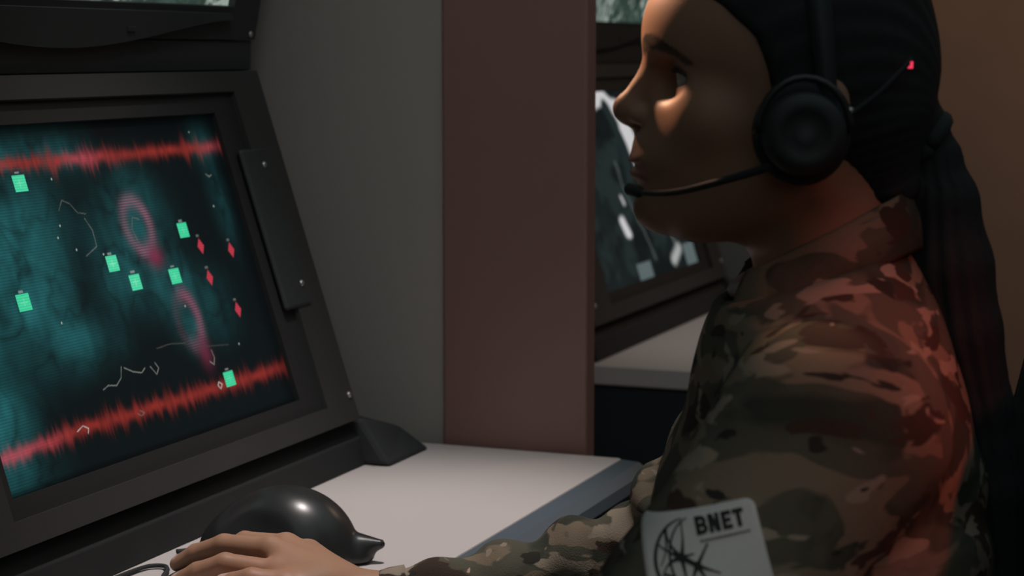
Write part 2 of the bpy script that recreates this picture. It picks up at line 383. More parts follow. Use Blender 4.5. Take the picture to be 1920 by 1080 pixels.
def radar(u, v):
    """u along the screen 1.305..1.795 m, v up the screen 0.02..0.327 m"""
    g = lambda cu, cv, su, sv: np.exp(-((u - cu) / su) ** 2 - ((v - cv) / sv) ** 2)
    wu, wv = u + 0.03 * (fbm(u, v, 14, 3, 5) - 0.5), v + 0.03 * (fbm(u, v, 14, 3, 9) - 0.5)
    base = (1.0 * g(1.40, 0.235, 0.075, 0.040) + 0.85 * g(1.41, 0.165, 0.055, 0.040) + 0.8 * g(1.43, 0.305, 0.06, 0.016) + 0.9 * g(1.32, 0.075, 0.035, 0.030) +
            0.6 * g(1.52, 0.305, 0.035, 0.018) + 0.7 * g(1.60, 0.235, 0.045, 0.040) + 0.75 * g(1.56, 0.185, 0.040, 0.030) + 0.8 * g(1.63, 0.165, 0.035, 0.030) + 0.6 * g(1.645, 0.118, 0.022, 0.020) +
            0.5 * g(1.47, 0.130, 0.05, 0.022) + 0.5 * g(1.76, 0.300, 0.022, 0.018) + 0.4 * g(1.765, 0.235, 0.016, 0.035) + 0.35 * g(1.70, 0.135, 0.03, 0.03) + 0.35 * g(1.32, 0.03, 0.05, 0.02) + 0.5 * g(1.34, 0.20, 0.04, 0.12))
    rid = 1 - np.abs(2 * fbm(wu, wv, 22, 4, 31) - 1) * 2.2
    n = np.clip(0.25 + 1.3 * fbm(wu, wv, 30, 4, 3, 0.55) - 0.42 * np.clip(rid, 0, 1) ** 3, 0, 2)
    t = np.clip(base, 0, 1.25) * n
    streak = 0.75 + 0.5 * vnoise(u * 110, v * 6, 1, 77)
    t = t * streak
    scan = 0.80 + 0.20 * np.sin(v * 2 * PI / 0.0026)
    img = np.zeros((u.size, 3)) + np.array([0.0022, 0.0050, 0.0058])
    img += np.array([0.013, 0.105, 0.112])[None] * (t * scan)[:, None] * 1.15
    # pink rings
    def ring(cu, cv, ru, rv, wd, rot, amp, sd):
        c, s = math.cos(rot), math.sin(rot); x, y = (u - cu) * c + (v - cv) * s, -(u - cu) * s + (v - cv) * c
        d = np.hypot(x / ru, y / rv); m = np.exp(-((d - 1) / wd) ** 2) * amp * (0.35 + 0.9 * vnoise(u, v, 60, sd))
        return np.clip(m * (0.55 + 0.45 * np.sin(v * 2 * PI / 0.0026)), 0, 1), np.clip(1 - d, 0, 1)
    m, _ = ring(1.6035, 0.2240, 0.0205, 0.0250, 0.30, 0.15, 0.70, 11); img = mixc(img, (0.33, 0.125, 0.185), m)
    m, _ = ring(1.6420, 0.1260, 0.0185, 0.0270, 0.32, 0.10, 0.75, 12); img = mixc(img, (0.34, 0.085, 0.145), m * np.clip((v - 0.085) / 0.02, 0, 1) * np.clip(0.35 + (u - 1.635) / 0.02, 0.2, 1))
    img = mixc(img, (0.20, 0.022, 0.06), np.clip(g(1.617, 0.193, 0.012, 0.010) * 0.8 + g(1.655, 0.092, 0.010, 0.014) * 0.5, 0, 1))
    # red waveform bands
    for cv, sd, left in ((0.2935, 4, 1.44), (0.0570, 8, 1.42)):
        j = vnoise(u, u * 0, 420, sd) * 0.6 + vnoise(u, u * 0, 140, sd + 1) * 0.6
        hgt = 0.0040 + 0.0058 * j ** 2
        off = v - (cv + 0.0022 * (vnoise(u, u * 0, 50, sd + 2) - 0.5) + (-0.0055 * np.clip((1.45 - u) / 0.15, 0, 1) if cv < 0.1 else 0.0))
        m = np.exp(-(off / hgt) ** 2) * (0.5 + 0.5 * vnoise(u, v * 0.2, 320, sd + 3))
        pk = np.clip((left - u) / 0.09, 0, 1) + (0.7 * np.exp(-((u - 1.545) / 0.03) ** 2) + 0.6 * np.exp(-((u - 1.78) / 0.02) ** 2) if cv > 0.1 else 0)
        pk = np.clip(pk, 0, 1)
        colr = np.array([0.27, 0.026, 0.020])[None] * (1 - pk[:, None]) + np.array([0.42, 0.065, 0.090])[None] * pk[:, None]
        mm = np.clip(m * (0.95 + 0.3 * pk) * (1 - 0.35 * pk * (0.5 + 0.5 * np.sin(v * 2 * PI / 0.0026))), 0, 1)[:, None]
        img = img * (1 - mm) + colr * mm
    # thin pale contours
    lines = [([(1.4745, 0.0845), (1.4835, 0.0870), (1.4960, 0.0850), (1.5060, 0.0905), (1.5110, 0.1000)], 0.20), ([(1.5150, 0.0985), (1.5270, 0.0930), (1.5400, 0.0900), (1.5470, 0.0935)], 0.22),
             ([(1.5560, 0.0935), (1.5630, 0.0850), (1.5690, 0.0900), (1.5650, 0.0960)], 0.22), ([(1.658, 0.0830), (1.664, 0.0790), (1.668, 0.0855), (1.6665, 0.0930)], 0.26),
             ([(1.660, 0.0585), (1.6635, 0.0545), (1.668, 0.0585), (1.663, 0.0615), (1.660, 0.0585)], 0.60), ([(1.420, 0.0560), (1.430, 0.0595), (1.437, 0.0560), (1.4345, 0.0520)], 0.45),
             ([(1.4870, 0.2480), (1.4955, 0.2570), (1.5060, 0.2530), (1.5140, 0.2440), (1.5260, 0.2420)], 0.10), ([(1.508, 0.2040), (1.5280, 0.2110), (1.5290, 0.2260), (1.5220, 0.2380)], 0.14), ([(1.597, 0.2080), (1.5925, 0.2220), (1.5985, 0.2330), (1.609, 0.2300)], 0.12),
             ([(1.575, 0.108), (1.60, 0.109), (1.625, 0.106)], 0.06), ([(1.66, 0.098), (1.70, 0.094)], 0.05), ([(1.355, 0.212), (1.375, 0.207)], 0.1), ([(1.752, 0.2660), (1.757, 0.2630), (1.762, 0.2645)], 0.25), ([(1.515, 0.0555), (1.520, 0.0525), (1.526, 0.0545), (1.520, 0.0575)], 0.12)]
    for pts, a in lines:
        m = np.clip(1.4 - segd(u, v, pts) / 0.00045, 0, 1) * np.clip(0.5 + 0.8 * vnoise(u, v, 300, 21), 0, 1); img = mixc(img, (a, a * 1.05, a * 0.95), m)
    r = np.random.RandomState(5)
    for cu, cv in [(1.496, 0.211), (1.474, 0.224), (1.482, 0.2345), (1.749, 0.2325), (1.7435, 0.3105), (1.535, 0.203), (1.490, 0.2770), (1.443, 0.150), (1.72, 0.092), (1.6435, 0.1405)]:
        img = mixc(img, (0.45, 0.5, 0.45), np.clip(1.6 - np.hypot(u - cu, v - cv) / 0.0008, 0, 1))
    # green squares and red diamonds with their little tags
    for cu, cv in [(1.4425, 0.2762), (1.6795, 0.2133), (1.5449, 0.1930), (1.5729, 0.1726), (1.6416, 0.1708), (1.3997, 0.1736), (1.6840, 0.0618)]:
        x, y = u - cu, v - cv; m = ((np.abs(x) < 0.0090) & (np.abs(y) < 0.0074)).astype(float)
        st = 0.5 + 0.5 * np.sin(y * 2 * PI / 0.0024 + 0.6); near = np.exp(-((u - 1.53) / 0.16) ** 2)
        c = np.array([0.030, 0.62, 0.30])[None] * (0.72 + 0.38 * st)[:, None] + np.array([0.05, 0.08, 0.08])[None] * near[:, None]
        img = img * (1 - m[:, None]) + c * m[:, None]
        cr = (((np.abs(x) < 0.0008) | (np.abs(y) < 0.0006)) & (np.abs(x) < 0.005) & (np.abs(y) < 0.0035)).astype(float); img = mixc(img, (0.25, 0.80, 0.50), cr * 0.6 * near)
        tg = ((np.abs(x + 0.0005) < 0.0032) & (np.abs(y - 0.0096) < 0.0010)).astype(float); img = mixc(img, (0.30, 0.33, 0.32), tg * 0.6)
    for cu, cv in [(1.7028, 0.1948), (1.7578, 0.1857), (1.7023, 0.1625), (1.7372, 0.1253)]:
        x, y = u - cu, v - cv; m = np.clip((1 - np.abs(x) / 0.0064 - np.abs(y) / 0.0086) * 8, 0, 1)
        st = 0.8 + 0.2 * np.sin(y * 2 * PI / 0.0024)
        c = np.array([0.56, 0.045, 0.075])[None] * st[:, None]; img = img * (1 - m[:, None]) + c * m[:, None]
        tg = ((np.abs(x + 0.001) < 0.0026) & (np.abs(y - 0.0108) < 0.0010)).astype(float); img = mixc(img, (0.16, 0.16, 0.15), tg * 0.7)
    edge = np.clip((0.324 - v) / 0.03, 0, 1) * np.clip((v - 0.02) / 0.006, 0, 1) * np.clip((1.80 - u) / 0.03, 0.35, 1)
    return img * (0.25 + 0.75 * edge)[:, None]
def terrain(u, v):
    """aerial picture: grey-green ground with pale clearings, seen on the upper screens"""
    n = fbm(u, v, 26, 5, 40, 0.6); q = fbm(u, v, 60, 4, 44, 0.65); big = fbm(u, v, 7, 2, 47)
    img = np.array([0.030, 0.050, 0.042])[None] * (0.3 + 1.6 * n)[:, None]
    pale = np.clip((q + 0.65 * big - 0.80) * 7, 0, 1) * np.clip((u - 1.50) / 0.20 + 0.20, 0.12, 1)
    img = mixc(img, (0.30, 0.36, 0.32), pale)
    tree = np.clip((0.44 - q) * 6, 0, 1) * 0.75; img = mixc(img, (0.014, 0.030, 0.018), tree)
    img = mixc(img, (0.55, 0.58, 0.55), np.clip(1.5 - segd(u, v, [(1.592, 0.000), (1.600, 0.012), (1.603, 0.030), (1.625, 0.055)]) / 0.0013, 0, 1))
    return img
def blots(u, v):
    """second station: a black and white infrared picture"""
    x, y = (u - 1.305) / 0.49, (v - 0.02) / 0.307
    n = 0.05 * (fbm(x, y, 6, 3, 60) - 0.5)
    img = np.array([0.0055, 0.0085, 0.009])[None] * (0.4 + 1.4 * fbm(x, y, 5, 4, 61))[:, None]
    img = mixc(img, (0.014, 0.022, 0.022), np.clip((fbm(x, y, 9, 3, 66) - 0.45) * 5, 0, 1) * (y < 0.75))
    def blob(pts, wd, c, soft=0.02):
        nonlocal img
        img = mixc(img, c, np.clip((wd - (segd(x + n, y + n, pts))) / soft, 0, 1))
    W = (0.56, 0.55, 0.56)
    blob([(0.38, 0.94), (0.50, 0.97), (0.60, 0.90)], 0.05, W); blob([(0.60, 0.90), (0.66, 0.74), (0.69, 0.60)], 0.070, W); blob([(0.66, 0.68), (0.75, 0.58)], 0.04, W, 0.03)
    blob([(0.50, 0.92), (0.56, 0.70), (0.55, 0.55)], 0.045, (0.012, 0.02, 0.02))
    blob([(0.36, 0.33), (0.37, 0.24)], 0.035, W); blob([(0.40, 0.44), (0.41, 0.40)], 0.018, W)
    blob([(0.44, 0.62), (0.50, 0.30), (0.56, 0.08)], 0.014, (0.13, 0.15, 0.15), 0.03)
    blob([(0.76, 0.06), (0.84, 0.11)], 0.042, (0.36, 0.38, 0.37), 0.03); blob([(0.80, 0.20), (0.83, 0.11)], 0.016, (0.2, 0.22, 0.21), 0.03)
    m = ((y < 0.085) & (y > 0.0) & (x > 0.36) & (x < 0.50)) | ((y < 0.115) & (x > 0.88) & (x < 1.0)); img = mixc(img, (0.095, 0.125, 0.125), m.astype(float))
    return img

# ---------------------------------------------------------------- the consoles: lower screen in a tilted fascia, upper monitor leaning forward, black plinth on the desk
KT = 0.32042; CT = math.cos(math.atan(KT)); ST = math.sin(math.atan(KT))
def fas(u, v, out=0.0):
    """point on the tilted fascia; out = metres proud of it (towards the operator)"""
    return Vector((-0.94389 - v * ST + out * CT, u, 0.80847 + v * CT + out * ST))
UB = Vector((-1.062, 0, 1.195)); UT = R(11)
def upf(u, v, out=0.0):
    """point on the forward-leaning upper face"""
    return Vector((UB.x + v * math.sin(UT) + out * math.cos(UT), u, UB.z + v * math.cos(UT) - out * math.sin(UT)))
def slab(fn, u0, u1, v0, v1, o0, o1, bev=0.0, bm=None):
    bm2 = box(u0, u1, v0, v1, o0, o1, bev)
    for vv in bm2.verts: vv.co = fn(vv.co.x, vv.co.y, vv.co.z)
    return bm2
def frame_bm(fn, outer, inner, o0, o1, bev=0.003):
    """a flat rectangular ring on the fascia: outer and inner = (u0,u1,v0,v1)"""
    bm = bmesh.new(); L = []
    for o in (o0, o1):
        for (u0, u1, v0, v1) in (outer, inner):
            L.append([bm.verts.new((a, b, o)) for a, b in ((u0, v0), (u1, v0), (u1, v1), (u0, v1))])
    A, B, Cc, D = L
    for i in range(4):
        j = (i + 1) % 4
        for q in ((A[i], A[j], B[j], B[i]), (Cc[i], D[i], D[j], Cc[j]), (A[i], Cc[i], Cc[j], A[j]), (B[i], B[j], D[j], D[i])): bm.faces.new(q)
    if bev:
        es = [e for e in bm.edges if e.verts[0].co.z == o1 and e.verts[1].co.z == o1]
        bmesh.ops.bevel(bm, geom=es, offset=bev, segments=2, affect='EDGES', profile=0.5)
    for vv in bm.verts: vv.co = fn(vv.co.x, vv.co.y, vv.co.z)
    return bm
def screen_mesh(name, fn, u0, u1, v0, v1, out, nu, nv, pic, bulge=0.0):
    u, v = np.meshgrid(np.linspace(u0, u1, nu), np.linspace(v0, v1, nv), indexing='ij'); u, v = u.ravel(), v.ravel()
    b0, bu, bv, bo = fn(0, 0, 0), fn(1, 0, 0) - fn(0, 0, 0), fn(0, 1, 0) - fn(0, 0, 0), fn(0, 0, 1) - fn(0, 0, 0)
    P = np.array(b0)[None] + u[:, None] * np.array(bu)[None] + v[:, None] * np.array(bv)[None] + out * np.array(bo)[None]
    k = np.arange(nu * nv).reshape(nu, nv)
    q = np.stack([k[:-1, :-1], k[1:, :-1], k[1:, 1:], k[:-1, 1:]], -1).reshape(-1, 4).astype(np.int32)
    me = quad_mesh(name, P, q); set_attr(me, 'picture', pic(u, v)); return me
DISPLAY = emit_attr('lit_display')
def console(label, dy, pic, nu, nv):
    t = thing('console', label, 'console', (-1.15, 1.61 + dy, 0.74))
    off = (-(-1.15), -1.61, -0.74)
    def put(name, bm, m, smooth=False, par=None):
        for v in bm.verts: v.co += Vector(off)
        return bobj(name, bm, m, par or t, smooth)
    y0, y1 = 1.20, 1.90
    f0, f1, g0 = fas(0, -0.022), fas(0, 0.372), upf(0, 0.0)
    body = [(-0.950, 0.7405), (-0.950, 0.775), (f0.x - 0.006, f0.z), (f1.x - 0.006, f1.z), (-1.075, 1.19), (-1.068, 1.20), (upf(0, 0.42).x, upf(0, 0.42).z), (-1.20, 1.66), (-1.48, 1.60), (-1.48, 0.7405)]
    put('cabinet', prism(body, y0 + 0.006, y1 - 0.006, 0.004), M['metal_dark'])
    # lower fascia: outer plate, darker inner surround, screen
    put('bezel', frame_bm(fas, (y0, y1, -0.020, 0.370), (1.290, 1.838, 0.002, 0.348), -0.006, 0.010), M['metal_mid'])
    put('screen_surround', frame_bm(fas, (1.288, 1.840, 0.000, 0.350), (1.3045, 1.7965, 0.0195, 0.3275), -0.006, 0.004, 0.002), M['frame'])
    me = screen_mesh('screen', fas, 1.304, 1.797, 0.019, 0.328, -0.001, nu, nv, pic)
    me.transform(Matrix.Translation(off)); link('screen', me, DISPLAY, t)
    sp = put('side_panel', slab(fas, 1.812, 1.868, 0.112, 0.285, 0.006, 0.0125, 0.003), M['black'])
    def screw(fn, u, v, out, par):
        bm = bmesh.new(); lathe(bm, [(0.0, 0.0), (0.0034, 0.0), (0.0034, 0.0012), (0.0024, 0.0022), (0.0004, 0.0025)], seg=14)
        for vv in bm.verts: vv.co = fn(u + vv.co.x, v + vv.co.y, out + vv.co.z)
        put('screw', bm, M['screw'], True, par)
    for (u, v) in ((1.8505, 0.2665), (1.8555, 0.1360)): screw(fas, u, v, 0.0125, sp)
    for (u, v) in ((1.891, 0.008), (1.22, 0.008), (1.22, 0.36)): screw(fas, u, v, 0.010, t)
    # dark recess strip between the two screens, with the upper monitor's rounded chin
    put('recess_strip', prism([(f1.x - 0.004, f1.z + 0.001), (f1.x + 0.004, f1.z + 0.002), (-1.052, 1.196), (-1.066, 1.196)], y0 + 0.003, y1 - 0.003, 0.001), M['black'])
    put('upper_bezel', frame_bm(upf, (y0, y1, 0.004, 0.40), (1.262, 1.846, 0.0385, 0.365), -0.006, 0.012, 0.004), M['black'])
    me = screen_mesh('upper_screen', upf, 1.261, 1.847, 0.0375, 0.366, 0.004, 300, 170, lambda u, v: terrain(u, v - 0.0375))
    me.transform(Matrix.Translation(off)); link('upper_screen', me, DISPLAY, t)
    bm = bmesh.new(); n = 24                                       # chin: bulges downwards in the middle
    prof = []
    for k in range(n + 1):
        s = k / n; u = 1.235 + (1.835 - 1.235) * s; prof.append((u, 0.026 - 0.030 * math.sin(PI * s) ** 1.5))
    up = [bm.verts.new(upf(u, 0.032, 0.017)) for u, v in prof]; dn = [bm.verts.new(upf(u, v, 0.019)) for u, v in prof]
    up2 = [bm.verts.new(upf(u, 0.032, 0.009)) for u, v in prof]; dn2 = [bm.verts.new(upf(u, v, 0.009)) for u, v in prof]
    for k in range(n):
        for a, b in ((up, dn), (dn, dn2), (dn2, up2), (up2, up)): bm.faces.new((a[k], a[k + 1], b[k + 1], b[k]))
    bm.faces.new((up[0], dn[0], dn2[0], up2[0])); bm.faces.new((up[-1], up2[-1], dn2[-1], dn[-1]))
    chin = put('monitor_chin', bm, M['black'])
    bm = slab(upf, 1.637, 1.651, 0.012, 0.017, 0.0185, 0.0195, 0.0003); put('button', bm, M['metal_mid'], par=chin)
    for (u, v) in ((1.888, 0.010), (1.888, 0.385), (1.212, 0.385)): screw(upf, u, v, 0.012, t)
    # plinth: black foot under the fascia and its sloping end block
    put('plinth', prism([(-0.948, 0.7405), (-0.926, 0.7405), (-0.930, 0.770), (-0.944, 0.785), (-0.952, 0.785)], y0, y1 + 0.02, 0.001), M['recess'])
    bm = bmesh.new()
    a = [(-1.02, 1.905, 0.7405), (-0.895, 1.905, 0.7405), (-0.895, 2.015, 0.7405), (-1.02, 2.03, 0.7405), (-1.02, 1.905, 0.800), (-0.930, 1.905, 0.792), (-0.925, 1.995, 0.768), (-1.02, 2.02, 0.776)]
    vs = [bm.verts.new(p) for p in a]
    for q in ((0, 1, 2, 3), (4, 5, 6, 7), (0, 1, 5, 4), (1, 2, 6, 5), (2, 3, 7, 6), (3, 0, 4, 7)): bm.faces.new([vs[i] for i in q])
    bmesh.ops.recalc_face_normals(bm, faces=bm.faces)
    bmesh.ops.bevel(bm, geom=list(bm.edges), offset=0.006, segments=2, affect='EDGES', profile=0.5)
    put('end_block', bm, M['rubber'])
    return t
console('charcoal console nearest the camera with a teal radar map and red bands on its screen', 0.0, radar, 620, 400)
console('farther console behind the red-brown post with a black and white picture on its screen', STEP, blots, 200, 130)

def desk(label, dy):
    t = thing('desk', label, 'desk', (-1.1, 1.61 + dy, 0.0))
    off = Vector((1.1, -1.61, 0))
    def put(name, bm, m):
        for v in bm.verts: v.co += off
        return bobj(name, bm, m, t)
    put('desktop', box(-1.50, -0.680, 1.180, 2.045, 0.712, 0.740, 0.002), M['desk'])
    bm = prism([(-0.680, 0.712), (-0.680, 0.7385), (-0.660, 0.737), (-0.648, 0.729), (-0.645, 0.718), (-0.650, 0.712)], 1.180, 2.045)
    put('front_edging', bm, M['edge'])
    put('end_panel', box(-1.48, -0.700, 1.186, 1.208, 0.0, 0.7115, 0.002), M['navy'])
    put('end_panel', box(-1.48, -0.700, 2.018, 2.040, 0.0, 0.7115, 0.002), M['navy'])
    put('modesty_panel', box(-1.46, -1.44, 1.2085, 2.0175, 0.15, 0.7115, 0.002), M['navy'])
    return t
desk('white desk with blue-grey front edging under the operator\'s mouse hand', 0.0)
desk('farther white desk with dark end panel beyond the red-brown post', STEP)
# ---------------------------------------------------------------- the operator
person = thing('person', 'seated person in camouflage jacket with long dark ponytail, in profile, hand on a mouse', 'person', (OX, OY, 0), YAW)
Lsh, Lel, Lwr = (-0.014, 0.160, 0.962), (0.125, 0.205, 0.780), (0.335, 0.105, 0.660)
Rsh, Rel, Rwr = (-0.014, -0.158, 0.966), loc(-0.440, 1.465, 0.778), loc(-0.662, 1.358, 0.7590)
def hand_R(P):
    w_ = loc
    W = w_(-0.664, 1.359, 0.7580)
    mc = [w_(-0.740, 1.364, 0.774), w_(-0.758, 1.386, 0.786), w_(-0.757, 1.411, 0.783), w_(-0.745, 1.427, 0.775)]
    fin = [[mc[0], w_(-0.783, 1.356, 0.7790), w_(-0.806, 1.352, 0.7710), w_(-0.824, 1.350, 0.7620)],
           [mc[1], w_(-0.802, 1.388, 0.7850), w_(-0.829, 1.389, 0.7750), w_(-0.846, 1.388, 0.7650)],
           [mc[2], w_(-0.798, 1.415, 0.7820), w_(-0.820, 1.417, 0.7710), w_(-0.834, 1.417, 0.7600)],
           [mc[3], w_(-0.778, 1.437, 0.7710), w_(-0.794, 1.440, 0.7620), w_(-0.805, 1.441, 0.7540)]]
    rad = [(0.0098, 0.0086, 0.0077, 0.0066), (0.0100, 0.0088, 0.0078, 0.0067), (0.0096, 0.0083, 0.0074, 0.0063), (0.0086, 0.0073, 0.0064, 0.0056)]
    f = None
    for m in mc:
        g = cone(P, W, m, 0.0185, 0.0110); f = g if f is None else smin(f, g, 0.012)
    f = smin(f, sph(P, w_(-0.705, 1.368, 0.762), 0.0170), 0.012)
    for p, r in zip(fin, rad): f = smin(f, chain(P, p, r, 0.003), 0.0035)
    th = [w_(-0.690, 1.366, 0.762), w_(-0.722, 1.345, 0.770), w_(-0.748, 1.336, 0.7740), w_(-0.773, 1.3350, 0.7690)]
    return smin(f, chain(P, th, (0.0150, 0.0115, 0.0094, 0.0078), 0.004), 0.008)
def hand_L(P):
    """left hand lying on the left thigh"""
    W = np.array(Lwr); f = None
    mc = [(0.415, 0.060 + 0.019 * k, 0.652 - 0.002 * k) for k in range(4)]
    for k, m in enumerate(mc):
        g = cone(P, W, m, 0.019, 0.0115); f = g if f is None else smin(f, g, 0.012)
    for k, m in enumerate(mc):
        ln = (0.070, 0.078, 0.072, 0.056)[k]; m = np.array(m)
        f = smin(f, chain(P, [m, m + (ln * .5, 0.002 * k, -0.004), m + (ln * .8, 0.002 * k, -0.012), m + (ln, 0.002 * k, -0.022)], (0.0098, 0.0086, 0.0077, 0.0066), 0.003), 0.0035)
    return smin(f, chain(P, [W + (0.02, -0.015, 0), W + (0.050, -0.050, -0.004), W + (0.078, -0.062, -0.010), W + (0.100, -0.064, -0.018)], (0.0150, 0.0115, 0.0094, 0.0080), 0.004), 0.008)
def torso(P, g=0.0):
    S = (P[0], np.abs(P[1]), P[2])
    f = ell(S, (-0.022, 0, 0.890), (0.084 + g, 0.140 + g, 0.170 + g), -0.10)
    f = smin(f, cone(S, (-0.013, 0.02, 0.975), (-0.012, 0.135, 0.957), 0.044 + g, 0.044 + g), 0.04)
    f = smin(f, cone(S, (-0.020, 0.0, 1.015), (-0.016, 0.110, 0.958), 0.044 + g, 0.040 + g), 0.03)
    f = smin(f, ell(S, (0.036, 0.065, 0.860), (0.050 + g, 0.062 + g, 0.065 + g)), 0.05)
    f = smin(f, ell(S, (-0.030, 0, 0.720), (0.090 + g, 0.135 + g, 0.18 + g)), 0.06)
    f = smin(f, ell(S, (-0.040, 0, 0.570), (0.115 + g, 0.165 + g, 0.115 + g)), 0.06)
    return f
BIG = f32(0.25)
def near(P, c, r):
    """skip a far-off group of forms: lower bound on its distance"""
    d = np.sqrt((P[0] - c[0]) ** 2 + (P[1] - c[1]) ** 2 + (P[2] - c[2]) ** 2) - r
    return d
def group(P, f, c, r, fn):
    d = near(P, c, r)
    if d.min() > 0.07: return np.minimum(f, d) if f is not None else d
    g = fn(P); return g if f is None else smin(f, g, 0.012)
def body_sdf(P):
    f = torso(P, -0.010)
    f = smin(f, smin(cone(P, Lsh, Lel, 0.046, 0.036), cone(P, Lel, Lwr, 0.037, 0.023), 0.02), 0.03)
    f = smin(f, smin(cone(P, Rsh, Rel, 0.046, 0.036), cone(P, Rel, Rwr, 0.037, 0.021), 0.02), 0.03)
    f = group(P, f, (0.02, 0, EZ), 0.20, lambda Q: head_sdf(to_head(Q)))
    f = group(P, f, loc(-0.755, 1.385, 0.770), 0.120, hand_R)
    f = group(P, f, (0.41, 0.085, 0.65), 0.13, hand_L)
    return f
v, q = surface(body_sdf, (-0.22, -0.30, 0.47), (0.60, 0.27, 1.31), 0.002)
me = quad_mesh('body', v, q)
# skin tints: brows, lips, lids and nails have colours of their own
H = np.array(to_head(v.T)); a, l, z = H[0], np.abs(H[1]), H[2]
tint = np.tile(np.array([0.42, 0.235, 0.150]), (len(v), 1))
def paint(m, c):
    global tint
    m = np.clip(m, 0, 1)[:, None]; tint = tint * (1 - m) + np.array(c)[None] * m
hd = (z > -0.09) & (a > 0.03)
paint(np.where(hd & (a > 0.098) & (l < 0.024), 1, 0) * np.clip((0.0098 - np.abs(z + 0.0268)) / 0.0025, 0, 1) * np.clip((0.021 - l) / 0.004, 0, 1), (0.36, 0.175, 0.145))
bd = segd(l, z, [(0.008, 0.0500), (0.018, 0.0535), (0.030, 0.0535), (0.043, 0.0470), (0.050, 0.0405)])
bw = np.interp(l, [0.006, 0.015, 0.032, 0.052], [0.0042, 0.0056, 0.0044, 0.0018])
paint(np.where(hd & (a > 0.045), 1, 0) * np.clip((bw - bd) / 0.0010 + 0.5, 0, 1) * np.clip(0.75 + 0.35 * vnoise(l * 60, z * 400 + l * 200, 1, 3), 0, 1), (0.020, 0.014, 0.012))
ld = np.hypot((l - EYE[1] - 0.002) / 1.9, z - EYE[2])
paint(np.where(hd & (a > 0.06), 1, 0) * np.clip((0.0090 - ld) / 0.003, 0, 1) * 0.55, (0.13, 0.075, 0.06))
paint(np.where(hd & (a > 0.06), 1, 0) * np.exp(-((ld - 0.0055) / 0.0013) ** 2) * 0.95, (0.015, 0.012, 0.012))
me_nails = [loc(-0.774, 1.3340, 0.7765), loc(-0.826, 1.3495, 0.7680), loc(-0.848, 1.388, 0.7705), loc(-0.836, 1.417, 0.7655)]
for n_ in me_nails:
    d = np.linalg.norm((v - np.array(n_)[None]) / np.array([1.4, 1.0, 0.8])[None], axis=1); paint((0.0052 - d) / 0.0008, (0.62, 0.42, 0.36))
set_attr(me, 'tint', tint)
SKIN = attr_mat('skin', 0.5, 0.4, sss=0.12, bump=0.06, bscale=700)
link('body', me, SKIN, person, smooth=True)
# eyes
eye_m = attr_mat('eye_wet', 0.08, 0.6)
for s in (1, -1):
    bm = bmesh.new(); bmesh.ops.create_uvsphere(bm, u_segments=36, v_segments=24, radius=0.0124)
    gaze = Vector((1.0, -0.10, -0.12)).normalized()
    me = bpy.data.meshes.new('eye'); bm.to_mesh(me); bm.free()
    co = np.zeros(len(me.vertices) * 3); me.vertices.foreach_get('co', co); co = co.reshape(-1, 3)
    # denser: turn the sphere's pole to the gaze so the iris is round
    rot = np.array(Vector((0, 0, 1)).rotation_difference(gaze).to_matrix()); co = co @ rot.T
    ang = np.arccos(np.clip(co @ np.array(gaze) / 0.0124, -1, 1))
    c = np.tile(np.array([0.62, 0.58, 0.55]), (len(co), 1)); c[ang < 0.50] = (0.055, 0.028, 0.015); c[ang < 0.20] = (0.004, 0.004, 0.004)
    h = np.array(from_head(EYE[0], s * EYE[1], EYE[2])); th = HT
    rz = np.array([[math.cos(th), -math.sin(th), 0], [math.sin(th), math.cos(th), 0], [0, 0, 1]])
    me.vertices.foreach_set('co', ((co @ rz.T) + h[None]).ravel()); set_attr(me, 'tint', c); me.update()
    link('eye', me, eye_m, person, smooth=True)
# upper lashes
for s in (1, -1):
    bm = bmesh.new(); pts = []
    for k in range(12):
        t = k / 11; aa = -0.95 + 2.05 * t
        pts.append(from_head(EYE[0] + 0.0142 * math.cos(aa) * 0.96, s * (EYE[1] + 0.003 + 0.0132 * math.sin(aa)), EYE[2] + 0.0048 - 0.0052 * (abs(aa) / 1.0) ** 2 * 0.6))
    tube(bm, pts, [0.0004 + 0.0010 * math.sin(PI * min(1, k / 11 + 0.08)) for k in range(12)], 6)
    bobj('eyelashes', bm, M['hair'], person, True)

